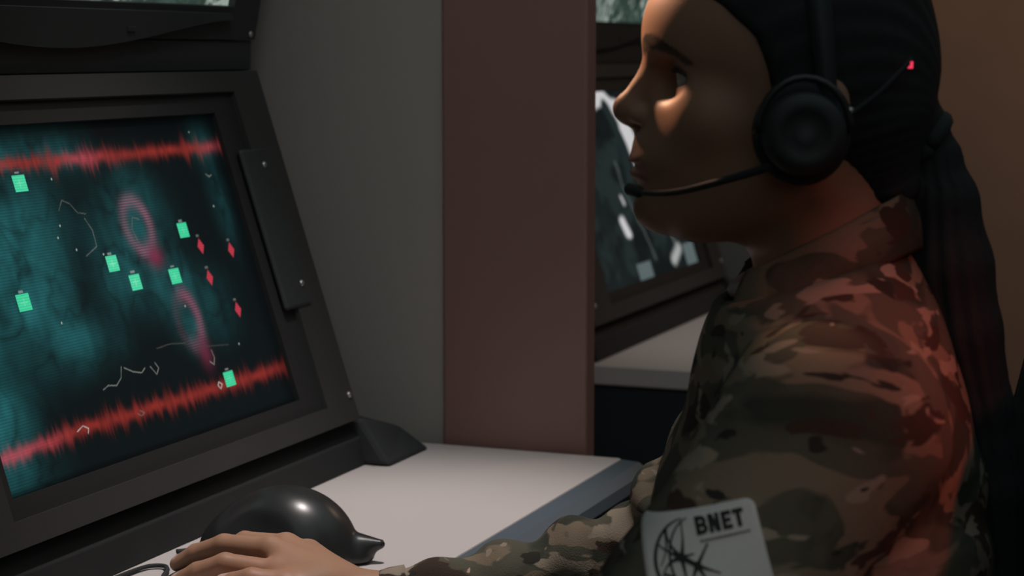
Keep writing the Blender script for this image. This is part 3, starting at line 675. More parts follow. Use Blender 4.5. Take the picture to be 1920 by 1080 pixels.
# hair: cap combed back to the tie, then the ponytail down her back
TIE = (-0.068, 0.0, -0.004)
PT = [(-0.068, 0, -0.006), (-0.0840, 0.002, -0.022), (-0.0890, 0.004, -0.050), (-0.0935, 0.006, -0.092), (-0.1015, 0.008, -0.135), (-0.1155, 0.010, -0.185), (-0.1285, 0.012, -0.240), (-0.1360, 0.012, -0.300), (-0.1390, 0.012, -0.350)]
PR = [0.012, 0.0165, 0.0230, 0.0285, 0.0270, 0.0215, 0.0175, 0.0120, 0.004]
HLz = np.array([-0.060, -0.015, 0.002, 0.020, 0.037, 0.056, 0.071, 0.082, 0.105, 0.125, 0.150]); HLa = np.array([0.008, 0.016, 0.022, 0.028, 0.032, 0.040, 0.056, 0.070, 0.093, 0.102, 0.104])
def hair_sdf(P):
    Q = to_head(P); a, l, z = Q; S = (a, np.abs(l), z)
    f = ell(S, (0.011, 0, 0.056), (0.0925, 0.0780, 0.0985))
    f = smin(f, ell(S, (-0.016, 0, 0.030), (0.067, 0.064, 0.060)), 0.02)
    f = smin(f, cone(S, (-0.036, 0.022, 0.0), (-0.048, 0.019, -0.036), 0.036, 0.024), 0.02)
    # combed strands: grooves that run towards the tie
    ang = np.arctan2(l - TIE[1], z - TIE[2] + 0.3 * (a - TIE[0])); dst = np.sqrt((a - TIE[0]) ** 2 + l * l + (z - TIE[2]) ** 2)
    f = f + f32(0.0005) * np.sin(ang * 46 + 2 * np.sin(dst * 25)) * np.clip((dst - 0.03) / 0.06, 0, 1)
    hl = np.interp(z, HLz, HLa).astype(f32)
    f = smax(f, (a - hl) * f32(0.8), 0.008)
    f = smax(f, (f32(-0.052) - z) * f32(0.9), 0.01)
    # ear and jaw stay clear
    f = smax(f, -(cone(S, (0.012, 0.075, -0.012), (0.004, 0.075, -0.06), 0.020, 0.030)), 0.006)
    f = smin(f, ell(S, TIE, (0.026, 0.023, 0.024)), 0.008)
    # ponytail
    best = np.full(a.shape, 9.0, f32); tt = np.zeros(a.shape, f32); ox = np.zeros(a.shape, f32); oy = np.zeros(a.shape, f32)
    for i in range(len(PT) - 1):
        g, t = cone(Q, PT[i], PT[i + 1], PR[i], PR[i + 1], True)
        m = g < best; best = smin(best, g, 0.006) if i else g; tt = np.where(m, i + t, tt)
        cx = PT[i][0] + t * (PT[i + 1][0] - PT[i][0]); cy = PT[i][1] + t * (PT[i + 1][1] - PT[i][1])
        ox = np.where(m, a - cx, ox); oy = np.where(m, l - cy, oy)
    an = np.arctan2(oy, ox)
    best = best + (f32(0.0009) * np.sin(an * 15 + tt * 0.9)) * np.clip(tt, 0.2, 1)
    return smin(f, best, 0.006)
sdf_obj('hair', hair_sdf, (-0.19, -0.10, EZ - 0.37), (0.13, 0.10, EZ + 0.17), 0.002, M['hair'], person)
bm = bmesh.new()
c = Vector(from_head(-0.078, 0.001, -0.012)); ax = Vector((-0.8, 0, -0.6)).normalized(); e1 = Vector((0, 1, 0)); e2 = ax.cross(e1)
tube(bm, [c + (e1 * math.cos(k * 2 * PI / 24) + e2 * math.sin(k * 2 * PI / 24)) * 0.0185 for k in range(25)], 0.0065, 10)
bobj('hair_tie', bm, M['cloth'], person, True)

# jacket
CAMO = mat('camouflage_cloth', (0.1, 0.09, 0.07), 0.92, spec=0.15, bump=0.35, bscale=900)
def camo_nodes():
    nt = CAMO.node_tree; b = nt.nodes['Principled BSDF']; N = nt.nodes.new; Lk = nt.links.new
    tc = N('ShaderNodeTexCoord')
    prev = None
    def layer(scale, stretch, thr, col, seed, soft=0.02, dist=0.6):
        nonlocal prev
        mp = N('ShaderNodeMapping'); mp.inputs['Scale'].default_value = stretch; mp.inputs['Location'].default_value = (seed * 1.7, seed * 2.3, seed * 0.9); mp.inputs['Rotation'].default_value = (0, 0.25, 0)
        Lk(tc.outputs['Object'], mp.inputs['Vector'])
        n = N('ShaderNodeTexNoise'); n.inputs['Scale'].default_value = scale; n.inputs['Detail'].default_value = 3.0; n.inputs['Roughness'].default_value = 0.45; n.inputs['Distortion'].default_value = dist
        Lk(mp.outputs[0], n.inputs['Vector'])
        r = N('ShaderNodeValToRGB'); r.color_ramp.elements[0].position = thr; r.color_ramp.elements[1].position = thr + soft
        Lk(n.outputs['Fac'], r.inputs[0])
        mx = N('ShaderNodeMix'); mx.data_type = 'RGBA'
        Lk(r.outputs[0], mx.inputs[0])
        if prev is None: mx.inputs[6].default_value = (0.105, 0.098, 0.072, 1)
        else: Lk(prev, mx.inputs[6])
        mx.inputs[7].default_value = (*col, 1); prev = mx.outputs[2]
    layer(12, (1, 1, 1.5), 0.50, (0.048, 0.053, 0.040), 1, 0.10)
    layer(13, (1, 1, 1.9), 0.545, (0.215, 0.170, 0.120), 2)
    layer(17, (1, 1, 2.2), 0.580, (0.060, 0.040, 0.030), 3)
    layer(20, (1, 1, 2.4), 0.610, (0.310, 0.255, 0.195), 4)
    layer(28, (1, 1, 2.0), 0.66, (0.035, 0.033, 0.027), 5)
    Lk(prev, b.inputs['Base Color'])
camo_nodes()
def jacket_sdf(P):
    f = torso(P, 0.014)
    flat = np.clip((np.sqrt((P[0] - 0.055) ** 2 + (P[1] - 0.225) ** 2 + (P[2] - 0.900) ** 2) - f32(0.045)) / f32(0.03), 0, 1)   # the stiff patch keeps the cloth flat
    rp = (0.15 + 0.85 * np.clip((1.0 - P[2]) / 0.2, 0, 1)) * flat
    # sleeves
    u, t = cone(P, Lsh, Lel, 0.063, 0.058, True); u2, t2 = cone(P, Lel, np.array(Lwr) - (0.02, -0.01, 0), 0.058, 0.042, True)
    u = u + f32(0.0035) * np.sin(t * 26 + 5 * wob(P, 9, 3)) * np.clip((t - 0.35) / 0.4, 0, 1) * flat
    u2 = u2 + f32(0.004) * np.sin(t2 * 24 + 4 * wob(P, 9, 4)) * np.clip((0.6 - t2) / 0.4, 0, 1)
    s = smin(u, u2, 0.03)
    cuff = np.array(Rwr) + (np.array(Rel) - np.array(Rwr)) * 0.07
    d, t = cone(P, Rsh, Rel, 0.063, 0.056, True); d2, t2 = cone(P, Rel, cuff, 0.054, 0.0240, True)
    d = d + f32(0.005) * np.sin(t * 24 + 5 * wob(P, 9, 5)) * np.clip((t - 0.3) / 0.4, 0, 1)
    d2 = d2 + f32(0.0062) * np.sin(t2 * 27 + 3.5 * wob(P, 11, 6)) * np.clip(0.35 + 0.65 * np.cos((t2 - 0.35) * 3.0), 0, 1)
    s = np.minimum(s, smin(d, d2, 0.03))
    f = smin(f, s, 0.030)
    f = f + f32(0.0045) * wob(P, 16, 1) * rp + f32(0.0020) * wob(P, 38, 2) * rp
    # long diagonal drag folds over chest and back
    k = P[2] * 0.9 + P[0] * 0.55 - np.abs(P[1]) * 0.35
    f = f + f32(0.0022) * np.sin(k * 95 + 4 * wob(P, 7, 7)) * np.clip((0.96 - P[2]) / 0.1, 0, 1) * flat
    # sharper pull creases fanning from the armpit and over the shoulder blade
    for (ax, ay, az, fr, am, sd) in ((0.045, 0.19, 0.84, 11, 0.0045, 9), (-0.05, 0.14, 0.86, 9, 0.0045, 10), (0.075, 0.16, 0.995, 6, 0.0030, 11)):
        dx, dz = P[0] - ax, P[2] - az; th = np.arctan2(dz, dx); dr = np.sqrt(dx * dx + dz * dz + (P[1] - ay) ** 2)
        f = f + f32(am) * (np.abs(np.sin(th * fr * 0.5 + 2.0 * wob(P, 10, sd))) ** 0.6 - f32(0.65)) * np.exp(-(dr / 0.075) ** 2) * np.clip(dr / 0.06 - 0.25, 0, 1) * flat
    # neck opening, hem, cuffs
    f = smax(f, -cone(P, (0.000, 0, 1.15), (0.004, 0, 1.045), 0.060, 0.052), 0.004)
    f = smax(f, (f32(0.615) - P[2]), 0.006)
    f = smax(f, (P[2] - f32(1.040) + f32(0.33) * P[0]) * f32(0.95), 0.004)
    return f
jacket = sdf_obj('jacket', jacket_sdf, (-0.20, -0.34, 0.59), (0.42, 0.30, 1.09), 0.003, CAMO, person)
# cuff bands
for (Wp, Ep, r0, nm) in ((Rwr, Rel, 0.0245, 0), (Lwr, Lel, 0.042, 1)):
    W_, E_ = Vector(Wp), Vector(Ep); dr = (E_ - W_).normalized(); bm = bmesh.new()
    st = 0.010 if nm == 0 else 0.018
    P_ = [W_ + dr * s for s in (st - 0.002, st, st + 0.012, st + 0.024, st + 0.026)]
    tube(bm, P_, [r0 - 0.006, r0 - 0.002, r0 + 0.001, r0 + 0.002, r0 - 0.004], 28)
    bobj('cuff', bm, CAMO, jacket, True)
# collar: a standing fall round the neck, open at the throat
def collar():
    n, m = 60, 12; bm = bmesh.new(); rows = []
    for i in range(n + 1):
        ph = R(38) + (R(360 - 76)) * i / n
        ca, sa = math.cos(ph), math.sin(ph); row = []
        tip = max(0, math.cos(ph)) ** 2
        for j in range(m + 1):
            t = j / m
            fl = 0.005 * (1 - t) ** 2; ra, rl, cx = 0.0655 - 0.006 * t + fl, 0.0675 - 0.0065 * t + fl, -0.0065 - 0.0035 * t
            a = cx + ra * ca; l = rl * sa
            zb = 1.0345 - 0.33 * a - 0.010 * tip; zt = 1.0655 - 0.50 * a - 0.004 * tip
            bul = 0.0035 * math.sin(PI * t) + 0.0012 * math.sin(ph * 7 + t * 3)
            row.append(bm.verts.new((a + bul * ca, l + bul * sa, zb + (zt - zb) * t)))
        # fold over the top and back down inside
        for j in range(1, 7):
            t = j / 6; ra, rl, cx = 0.0595 - 0.004 * math.sin(PI * t / 2), 0.061 - 0.004 * math.sin(PI * t / 2), -0.010
            a = cx + ra * ca; zt = 1.0655 - 0.50 * (cx + 0.0595 * ca)
            row.append(bm.verts.new((a, rl * sa, zt + 0.0015 * math.sin(PI * t) - 0.030 * t)))
        rows.append(row)
    for i in range(n):
        for j in range(len(rows[0]) - 1): bm.faces.new((rows[i][j], rows[i + 1][j], rows[i + 1][j + 1], rows[i][j + 1]))
    bmesh.ops.recalc_face_normals(bm, faces=bm.faces)
    bmesh.ops.solidify(bm, geom=bm.faces[:], thickness=0.0028)
    return bobj('collar', bm, CAMO, jacket, True)
collar()
# pale undershirt band at the nape, zip at the throat
bm = bmesh.new(); tube(bm, [(-0.012 + 0.0560 * math.cos(k * PI / 20), 0.0565 * math.sin(k * PI / 20), 1.048 - 0.45 * (0.056 * math.cos(k * PI / 20) - 0.012)) for k in range(41)], 0.0055, 8)
bobj('undershirt_neckband', bm, M['shirt'], person, True)

# shoulder patch: white cloth with black lettering and a globe of lines, wrapped on the left sleeve
PATCH_RAD = 0.052
PC = Vector((0.0555, 0.2250, 0.8960))
PUP = Vector((0.06, -0.05, 1.0)).normalized(); POUT = Vector((0.05, 1.0, 0.05)); POUT = (POUT - PUP * POUT.dot(PUP)).normalized(); PRT = PUP.cross(POUT)
if PRT.x > 0: PRT = -PRT
TILT = R(12)
PRT, PUP = PRT * math.cos(TILT) + PUP * math.sin(TILT), PUP * math.cos(TILT) - PRT * math.sin(TILT)
def lay(bm):
    """lay a flat patch shape (x right, y up, z height over the cloth) on the sleeve"""
    vs = list(bm.verts)
    Q = np.array([PC + PRT * v.co.x + PUP * v.co.y + POUT * 0.06 for v in vs], np.float32).T; d = -np.array(POUT, np.float32)
    for k in range(60): Q = Q + d[:, None] * np.clip(jacket_sdf(Q), -0.01, 0.02)[None] * f32(0.8)
    for i, v in enumerate(vs): v.co = Vector(Q[:, i].tolist()) + POUT * v.co.z
def plate(outline, h0, h1, name, m, par):
    bm = bmesh.new(); vs = [bm.verts.new((x, y, 0)) for x, y in outline]; f = bm.faces.new(vs)
    r = bmesh.ops.extrude_face_region(bm, geom=[f]); 
    for e in r['geom']:
        if isinstance(e, bmesh.types.BMVert): e.co.z = 1.0
    for k in range(-9, 10):
        for no in ((1, 0, 0), (0, 1, 0)): bmesh.ops.bisect_plane(bm, geom=bm.verts[:] + bm.edges[:] + bm.faces[:], plane_co=(k * 0.0045, k * 0.0045, 0), plane_no=no)
    for vv in bm.verts: vv.co.z = h1 if vv.co.z > 0.5 else h0
    lay(bm)
    return bobj(name, bm, m, par, True)
def rrect(x0, x1, y0, y1, r, n=6):
    o = []
    for cx, cy, a0 in ((x1 - r, y1 - r, 0), (x0 + r, y1 - r, 90), (x0 + r, y0 + r, 180), (x1 - r, y0 + r, 270)):
        for k in range(n + 1): a = R(a0 + 90 * k / n); o.append((cx + r * math.cos(a), cy + r * math.sin(a)))
    return o
patch = plate(rrect(-0.0345, 0.0345, -0.042, 0.036, 0.0055), -0.004, 0.0015, 'shoulder_patch', M['patch'], jacket)
patch['label'] = 'white rounded shoulder patch reading BNET'
def strokes(name, segs, m, h0=0.0012, h1=0.0022):
    """flat ribbon strokes (points, width) on the patch"""
    bm = bmesh.new()
    for pts, wd in segs:
        ws = wd if isinstance(wd, list) else [wd] * len(pts); A, B = [], []
        for i, (x, y) in enumerate(pts):
            x0, y0 = pts[max(i - 1, 0)]; x1, y1 = pts[min(i + 1, len(pts) - 1)]; dx, dy = x1 - x0, y1 - y0; L = math.hypot(dx, dy) or 1
            nx, ny = -dy / L * ws[i] / 2, dx / L * ws[i] / 2
            A.append([bm.verts.new((x + nx, y + ny, h)) for h in (h1, h0)]); B.append([bm.verts.new((x - nx, y - ny, h)) for h in (h1, h0)])
        for i in range(len(pts) - 1):
            bm.faces.new((A[i][0], A[i + 1][0], B[i + 1][0], B[i][0])); bm.faces.new((A[i][0], A[i][1], A[i + 1][1], A[i + 1][0])); bm.faces.new((B[i][0], B[i + 1][0], B[i + 1][1], B[i][1]))
        bm.faces.new((A[0][0], B[0][0], B[0][1], A[0][1])); bm.faces.new((A[-1][0], A[-1][1], B[-1][1], B[-1][0]))
    lay(bm)
    return bobj(name, bm, m, jacket)
def sub(pts, n=8):
    o = []
    for (a, b), (c, d) in zip(pts[:-1], pts[1:]):
        for k in range(n): o.append((a + (c - a) * k / n, b + (d - b) * k / n))
    o.append(pts[-1]); return o
def arcp(cx, cy, rx, ry, a0, a1, n=24): return [(cx + rx * math.cos(R(a0 + (a1 - a0) * k / n)), cy + ry * math.sin(R(a0 + (a1 - a0) * k / n))) for k in range(n + 1)]
def letters(x0, y0, hgt):
    S_ = []; w = hgt * 0.24; x = x0; W_ = hgt * 0.66
    t, bt = y0 + hgt - w / 2, y0 + w / 2; mid = (t + bt) / 2
    # B
    S_ += [(sub([(x + w / 2, y0), (x + w / 2, y0 + hgt)]), w)]
    r1 = (t - mid) / 2; S_ += [(sub([(x + w / 2, t), (x + W_ * 0.58, t)], 3) + arcp(x + W_ * 0.58, mid + r1, W_ * 0.26, r1, 90, -90, 10) + sub([(x + W_ * 0.58, mid), (x + w / 2, mid)], 3), w * 0.92),
           (sub([(x + w / 2, mid), (x + W_ * 0.60, mid)], 3) + arcp(x + W_ * 0.60, bt + r1, W_ * 0.30, r1, 90, -90, 10) + sub([(x + W_ * 0.60, bt), (x + w / 2, bt)], 3), w * 0.92)]
    x += W_ * 1.20
    # N
    S_ += [(sub([(x + w / 2, y0), (x + w / 2, y0 + hgt)]), w), (sub([(x + w * 0.55, y0 + hgt * 0.97), (x + W_ - w * 0.55, y0 + hgt * 0.03)]), w * 1.05), (sub([(x + W_ - w / 2, y0), (x + W_ - w / 2, y0 + hgt)]), w)]
    x += W_ * 1.20
    # E
    S_ += [(sub([(x + w / 2, y0), (x + w / 2, y0 + hgt)]), w), (sub([(x, t), (x + W_ * 0.88, t)]), w), (sub([(x, mid), (x + W_ * 0.80, mid)]), w * 0.9), (sub([(x, bt), (x + W_ * 0.88, bt)]), w)]
    x += W_ * 1.02
    # T
    S_ += [(sub([(x, t), (x + W_ * 0.96, t)]), w), (sub([(x + W_ * 0.48, y0), (x + W_ * 0.48, y0 + hgt)]), w)]
    return S_
strokes('patch_lettering', letters(-0.0010, 0.0222, 0.0097), M['ink'])['label'] = 'black letters BNET'
# tiny line of small print under the name: a row of short dashes
rr = random.Random(4); xx = 0.0002; dash = []
while xx < 0.0290:
    wl = rr.uniform(0.0010, 0.0022); dash.append((sub([(xx, 0.0190), (xx + wl, 0.0190)], 2), 0.0013)); xx += wl + 0.0005
strokes('patch_small_print', dash, M['ink_grey'])
gx, gy, gr = -0.0065, 0.0110, 0.0212
gl = [(arcp(gx, gy, gr, gr, 95, 268, 40), [0.0004 + 0.0016 * math.sin(PI * k / 40) for k in range(41)]),
      (arcp(gx + 0.004, gy, gr * 0.78, gr * 1.0, 100, 260, 32), [0.0004 + 0.0010 * math.sin(PI * k / 32) for k in range(33)])]
n1, n2 = (-0.0122, 0.0127), (-0.0043, 0.0070)
def ray_(a, b, w0=0.0028, w1=0.0007, bow=0.0):
    pts = []; ws = []
    for k in range(13):
        t = k / 12; dx, dy = b[0] - a[0], b[1] - a[1]
        pts.append((a[0] + dx * t - dy * bow * math.sin(PI * t), a[1] + dy * t + dx * bow * math.sin(PI * t))); ws.append(w1 + (w0 - w1) * (1 - t) ** 2.2)
    return pts, ws
gl += [ray_(n1, (-0.0190, 0.0280), bow=0.10), ray_(n1, (-0.0090, 0.0310), bow=-0.05), ray_(n1, (-0.0250, 0.0215), bow=0.04), ray_(n1, (-0.0255, 0.0030), bow=-0.18), ray_(n1, (-0.0130, -0.0090), bow=0.03), ray_(n1, (-0.0048, 0.0135)), ray_((-0.0240, 0.0060), (-0.0060, -0.0090), 0.0016, 0.0008, 0.1), ray_((-0.0190, 0.0280), (-0.0250, 0.0100), 0.0022, 0.0006, 0.1),
       ray_(n1, n2, 0.0030, 0.0026), ray_(n2, (0.0038, 0.0172), 0.0026, 0.0012), ray_(n2, (0.0075, 0.0005)), ray_(n2, (-0.0095, -0.0080), bow=-0.10), ray_(n2, (0.0020, -0.0085)),
       ((arcp(n1[0], n1[1], 0.0013, 0.0013, 0, 360, 12)), 0.0026), ((arcp(n2[0], n2[1], 0.0012, 0.0012, 0, 360, 12)), 0.0024)]
strokes('patch_emblem', gl, M['ink'])['label'] = 'black globe emblem drawn in crossing lines'

# trousers and boots (below the frame)
def trousers_sdf(P):
    S = (P[0], np.abs(P[1]), P[2])
    f = ell(S, (-0.040, 0, 0.570), (0.128, 0.178, 0.105))
    f = smin(f, cone(S, (-0.02, 0.085, 0.560), (0.39, 0.100, 0.560), 0.088, 0.066), 0.04)
    f = smin(f, cone(S, (0.39, 0.100, 0.555), (0.37, 0.110, 0.14), 0.066, 0.055), 0.02)
    return f + f32(0.004) * wob(P, 20, 8)
sdf_obj('trousers', trousers_sdf, (-0.22, -0.24, 0.10), (0.50, 0.24, 0.72), 0.006, CAMO, person)
for s in (1, -1):
    def boot_sdf(P, s=s):
        f = cone(P, (0.365, s * 0.11, 0.20), (0.365, s * 0.11, 0.06), 0.048, 0.044)
        f = smin(f, cone(P, (0.360, s * 0.11, 0.042), (0.51, s * 0.12, 0.036), 0.042, 0.036), 0.03)
        return smax(f, f32(0.0) - P[2], 0.004)
    sdf_obj('boot', boot_sdf, (0.28, s * 0.115 - 0.09, -0.01), (0.58, s * 0.115 + 0.09, 0.27), 0.006, M['boot'], person)
# ---------------------------------------------------------------- headset (worn, a thing of its own)
hs = thing('headset', 'black headset with round ear cup and boom microphone on the person\'s head', 'headset', (OX, OY, EZ), YAW)
def hp(a, l, z):
    x, y, zz = from_head(a, l, z); return (x, y, zz - EZ)
def place(bm, a, l, z, side):
    """shape built round its own origin with +y outward -> the head's side"""
    for v in bm.verts: v.co = Vector(hp(a + v.co.x, side * (l + v.co.y), z + v.co.z))
    return bm
CUP = (0.012, 0.0830, -0.0020)
for s in (1, -1):
    bm = lathe(bmesh.new(), [(0.0, 0.0), (0.016, 0.0), (0.0235, 0.003), (0.0258, 0.009), (0.0254, 0.016), (0.0225, 0.0205), (0.0150, 0.0230), (0.0140, 0.0220), (0.0070, 0.0225), (0.0, 0.0230)], axis='Y', seg=40)
    cup = bobj('ear_cup', place(bm, *CUP, s), M['black'], hs, True)
    bm = bmesh.new(); tube(bm, [(0.0225 * math.cos(k * PI / 18), -0.002, 0.0225 * 1.1 * math.sin(k * PI / 18)) for k in range(37)], 0.0080, 10)
    bobj('ear_cushion', place(bm, *CUP, s), M['rubber'], hs, True)
    if s == 1:
        bm = bmesh.new(); tube(bm, [(-0.026, 0.012, 0.010), (-0.028, 0.013, 0.016)], 0.0022, 8); bobj('swivel_pin', place(bm, *CUP, s), M['screw'], cup, True)
def arch(name, width, thick, r_side, zt, a0, a1, mat_, grow=0.0):
    """flat band over the crown from ear to ear; a0 at the ears, a1 at the crown"""
    bm = bmesh.new(); rings = []; n = 44
    for i in range(n + 1):
        th = R(-8) + R(196) * i / n; c, s_ = math.cos(th), math.sin(th)
        a = a0 + (a1 - a0) * max(0, s_); wd = width * (0.55 + 0.45 * max(0, s_))
        ring = []
        for dx, dr in ((-wd / 2, 0), (-wd / 2, thick), (wd / 2, thick), (wd / 2, 0)):
            r = 1.0; ring.append(bm.verts.new(hp(a + dx, (r_side + grow + dr) * c, 0.012 + (zt + grow + dr - 0.012) * s_)))
        rings.append(ring)
    for i in range(n):
        for k in range(4): bm.faces.new((rings[i][k], rings[i][(k + 1) % 4], rings[i + 1][(k + 1) % 4], rings[i + 1][k]))
    bm.faces.new(rings[0]); bm.faces.new(rings[-1][::-1])
    bmesh.ops.recalc_face_normals(bm, faces=bm.faces)
    bmesh.ops.bevel(bm, geom=[e for e in bm.edges if e.is_manifold and e.calc_face_angle(0) > 0.8], offset=0.0012, segments=2, affect='EDGES')
    return bobj(name, bm, mat_, hs, True)
arch('headband', 0.020, 0.0045, 0.0840, 0.1600, -0.004, 0.010, M['black'])
arch('band_cushion', 0.015, 0.0035, 0.0805, 0.1565, -0.004, 0.010, M['rubber'])
# yoke from band to cup
for s in (1, -1):
    bm = bmesh.new(); tube(bm, [(-0.0285 * math.cos(k * PI / 14), 0.013, 0.034 * math.sin(k * PI / 14)) for k in range(15)], 0.0024, 8)
    bobj('yoke', place(bm, *CUP, s), M['gloss'], hs, True)
# boom microphone to the corner of her mouth
bp = [(0.020, 0.0960, -0.0170), (0.034, 0.0900, -0.0230), (0.060, 0.0760, -0.0320), (0.086, 0.0560, -0.0400), (0.104, 0.0330, -0.0425), (0.1120, 0.0180, -0.0418)]
bm = bmesh.new(); sp_ = spline([hp(*p) for p in bp], 8); tube(bm, sp_, [0.0030 - 0.0012 * k / (len(sp_) - 1) for k in range(len(sp_))], 10)
boom = bobj('microphone_boom', bm, M['rubber'], hs, True)
bm = bmesh.new(); tube(bm, [hp(0.1075, 0.0275, -0.0424), hp(0.109, 0.0250, -0.0423), hp(0.1150, 0.0130, -0.0414), hp(0.1162, 0.0110, -0.0412)], [0.0016, 0.0040, 0.0040, 0.0018], 12)
bobj('microphone', bm, M['rubber'], boom, True)
# red glint on the hair, made as a glowing bead on an added arm
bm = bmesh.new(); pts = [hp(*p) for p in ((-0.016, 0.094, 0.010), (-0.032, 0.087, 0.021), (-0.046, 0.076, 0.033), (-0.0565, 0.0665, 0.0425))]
tube(bm, spline(pts, 5), 0.0018, 8); added_arm = bobj('glint_arm', bm, M['hair'], hs, True)
GLINT = bpy.data.materials.new('red_glint'); GLINT.use_nodes = True
_b = GLINT.node_tree.nodes['Principled BSDF']; _b.inputs['Base Color'].default_value = (0.3, 0.01, 0.02, 1); _b.inputs['Emission Color'].default_value = (1.0, 0.05, 0.12, 1); _b.inputs['Emission Strength'].default_value = 0.9
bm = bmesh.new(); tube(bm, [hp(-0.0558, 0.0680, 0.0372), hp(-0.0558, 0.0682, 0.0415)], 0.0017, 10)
bobj('glint_bead', bm, GLINT, added_arm, True)['label'] = 'small red glint on the hair, made as a glowing bead'

# ---------------------------------------------------------------- mouse under the hand, with its cable
def mouse_sdf(P):
    f = ell(P, (0.0, 0.0, 0.002), (0.056, 0.032, 0.026))
    f = smin(f, ell(P, (0.038, 0.0, 0.003), (0.034, 0.030, 0.017)), 0.02)
    f = smax(f, -P[2] + f32(0.0012), 0.002); f = smax(f, -ell((P[0], np.abs(P[1]), P[2]), (-0.005, 0.052, 0.014), (0.045, 0.021, 0.010)), 0.004)
    f = smax(f, -cone(P, (0.030, 0, 0.045), (0.085, 0, 0.022), 0.0075, 0.0075) if False else f, 0.001)
    return f
MX, MY, MZ = -0.788, 1.380, 0.7405; MR = R(176)
mouse = thing('computer_mouse', 'black computer mouse under the person\'s hand with a thin cable', 'mouse', (MX, MY, MZ), MR)
sdf_obj('shell', mouse_sdf, (-0.075, -0.05, -0.006), (0.085, 0.05, 0.045), 0.002, M['black'], mouse, blk=12)
bm = bmesh.new(); lathe(bm, [(0.0, -0.003), (0.008, -0.003), (0.0095, -0.001), (0.0095, 0.001), (0.008, 0.003), (0.0, 0.003)], (0.040, 0, 0.0150), 'Y', 20); bobj('scroll_wheel', bm, M['rubber'], mouse, True)
bm = bmesh.new(); tube(bm, [(0.012, 0.0, 0.0280), (0.030, 0.0, 0.0255), (0.056, 0.0, 0.0170), (0.069, 0.0, 0.0080)], 0.0009, 6); bobj('button_gap', bm, M['rubber'], mouse, True)
def on_mouse(x, y, z):
    dx, dy = x - MX, y - MY; return (dx * math.cos(MR) + dy * math.sin(MR), -dx * math.sin(MR) + dy * math.cos(MR), z - MZ)
bm = bmesh.new(); tube(bm, spline([on_mouse(*p) for p in ((-0.856, 1.385, 0.7475), (-0.868, 1.398, 0.7440), (-0.880, 1.420, 0.7430), (-0.888, 1.440, 0.7430), (-0.899, 1.450, 0.7430), (-0.911, 1.440, 0.7430), (-0.915, 1.400, 0.7430))], 7), 0.0020, 8)
bobj('cable', bm, M['rubber'], mouse, True)

# ---------------------------------------------------------------- large domed pointing device beyond the hand
def dome_sdf(P):
    f = ell(P, (0.004, 0, 0.000), (0.064, 0.045, 0.062))
    f = smin(f, ell(P, (-0.012, 0.0, 0.004), (0.054, 0.043, 0.054)), 0.02)
    f = smin(f, ell(P, (0.034, 0.0, 0.004), (0.046, 0.040, 0.034)), 0.02)
    t = cone(P, (-0.046, -0.004, 0.013), (-0.086, -0.010, 0.0165), 0.0185, 0.0045)                # pointed tail
    t = smax(t, P[2] - f32(0.030) - 0.12 * (P[0] + f32(0.06)), 0.004)
    t = smin(t, ell(P, (-0.056, -0.006, 0.004), (0.024, 0.018, 0.013)), 0.010)
    f = smin(f, t, 0.0035)
    f = smax(f, -ell(P, (0.030, -0.050, 0.050), (0.070, 0.022, 0.026), 0.25), 0.006)            # thumb hollow, camera side
    f = smax(f, -ell(P, (0.030, 0.056, 0.050), (0.070, 0.022, 0.026), 0.25), 0.006)
    return smax(f, f32(0.001) - P[2], 0.003)
DX, DY, DZ, DR = -0.818, 1.523, 0.7405, R(183)
dm = thing('ergonomic_mouse', 'large glossy black domed ergonomic mouse on the desk beyond the hand', 'mouse', (DX, DY, DZ), DR)
sdf_obj('shell', dome_sdf, (-0.12, -0.07, -0.006), (0.11, 0.07, 0.085), 0.002, M['gloss'], dm, blk=12)
for (bx_, by_, bz_, br_) in ((-0.034, -0.0405, 0.024, 0.0065), (-0.049, -0.0330, 0.020, 0.0045)):
    bm = lathe(bmesh.new(), [(0.0, 0.0), (br_, 0.0), (br_, -0.0030), (br_ * 0.7, -0.0048), (0.0, -0.0052)], (bx_, by_ + 0.004, bz_), 'Y', 20); bobj('side_button', bm, M['gloss'], dm, True)
bm = bmesh.new(); tube(bm, spline([(0.066, 0.008, 0.010), (0.076, 0.010, 0.0045), (0.088, 0.014, 0.0028), (0.096, 0.022, 0.0028)], 6), 0.0022, 8); bobj('cable', bm, M['rubber'], dm, True)

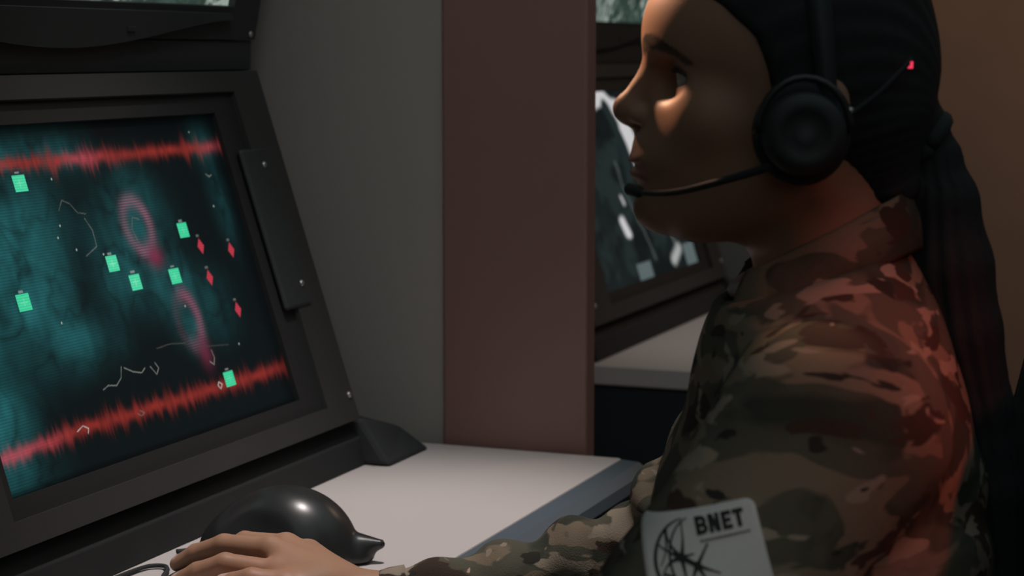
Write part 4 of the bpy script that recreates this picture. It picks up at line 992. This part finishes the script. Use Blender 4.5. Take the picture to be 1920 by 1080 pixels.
# ---------------------------------------------------------------- office chair behind her
ch = thing('office_chair', 'black fabric office chair the person is sitting on', 'chair', (OX, OY, 0), YAW)
bm = box(-0.25, 0.24, -0.24, 0.24, 0.385, 0.462, 0.03, 4); bobj('seat', bm, M['cloth'], ch, True)
def back_bm():
    bm = bmesh.new(); n, m = 16, 16; F_, B_ = [], []
    for i in range(n + 1):
        for j in range(m + 1):
            s, t = -1 + 2 * i / n, j / m
            wd = 0.215 * (1 - 0.25 * max(0, t - 0.6) ** 2 * 6); yy = s * wd * (1 - 0.06 * (2 * t - 1) ** 4)
            cz = 0.53 + 0.515 * t - 0.03 * abs(s) ** 3 * (1 if t > 0.5 else -1)
            cx = -0.185 - 0.020 * t - 0.05 * (t - 0.35) ** 2 + 0.045 * s * s
            e = (max(0, 1 - abs(s) ** 6) * max(0, 1 - abs(2 * t - 1) ** 6)) ** 0.5
            F_.append(bm.verts.new((cx + 0.022 * e, yy, cz))); B_.append(bm.verts.new((cx - 0.024 * e - 0.001, yy, cz)))
    k = lambda i, j: i * (m + 1) + j
    for i in range(n):
        for j in range(m):
            bm.faces.new((F_[k(i, j)], F_[k(i + 1, j)], F_[k(i + 1, j + 1)], F_[k(i, j + 1)])); bm.faces.new((B_[k(i, j)], B_[k(i, j + 1)], B_[k(i + 1, j + 1)], B_[k(i + 1, j)]))
    for i in range(n):
        for j in (0, m): bm.faces.new((F_[k(i, j)], F_[k(i + 1, j)], B_[k(i + 1, j)], B_[k(i, j)]))
    for j in range(m):
        for i in (0, n): bm.faces.new((F_[k(i, j)], F_[k(i, j + 1)], B_[k(i, j + 1)], B_[k(i, j)]))
    return bm
bobj('backrest', back_bm(), M['cloth'], ch, True)
bm = bmesh.new(); tube(bm, spline([(-0.10, 0, 0.37), (-0.22, 0, 0.375), (-0.262, 0, 0.44), (-0.240, 0, 0.70)], 6), 0.018, 10); bobj('back_bar', bm, M['black'], ch, True)
bm = bmesh.new(); tube(bm, [(0, 0, 0.384), (0, 0, 0.25), (0, 0, 0.245), (0, 0, 0.10)], [0.024, 0.024, 0.034, 0.036], 20); bobj('column', bm, M['black'], ch, True)
for k in range(5):
    an = R(72 * k + 20); bm = bmesh.new(); e = Vector((math.cos(an), math.sin(an), 0))
    tube(bm, [e * 0.01 + Vector((0, 0, 0.105)), e * 0.15 + Vector((0, 0, 0.092)), e * 0.29 + Vector((0, 0, 0.072))], [0.024, 0.020, 0.014], 10); leg = bobj('base_leg', bm, M['black'], ch, True)
    bm = bmesh.new(); pr = Vector((-e.y, e.x, 0)); cc = e * 0.285 + Vector((0, 0, 0.027))
    tube(bm, [cc - pr * 0.022, cc - pr * 0.020, cc + pr * 0.020, cc + pr * 0.022], [0.020, 0.0265, 0.0265, 0.020], 18); tube(bm, [cc + Vector((0, 0, 0.02)), cc + Vector((0, 0, 0.045))], 0.007, 8); bobj('caster', bm, M['rubber'], leg, True)
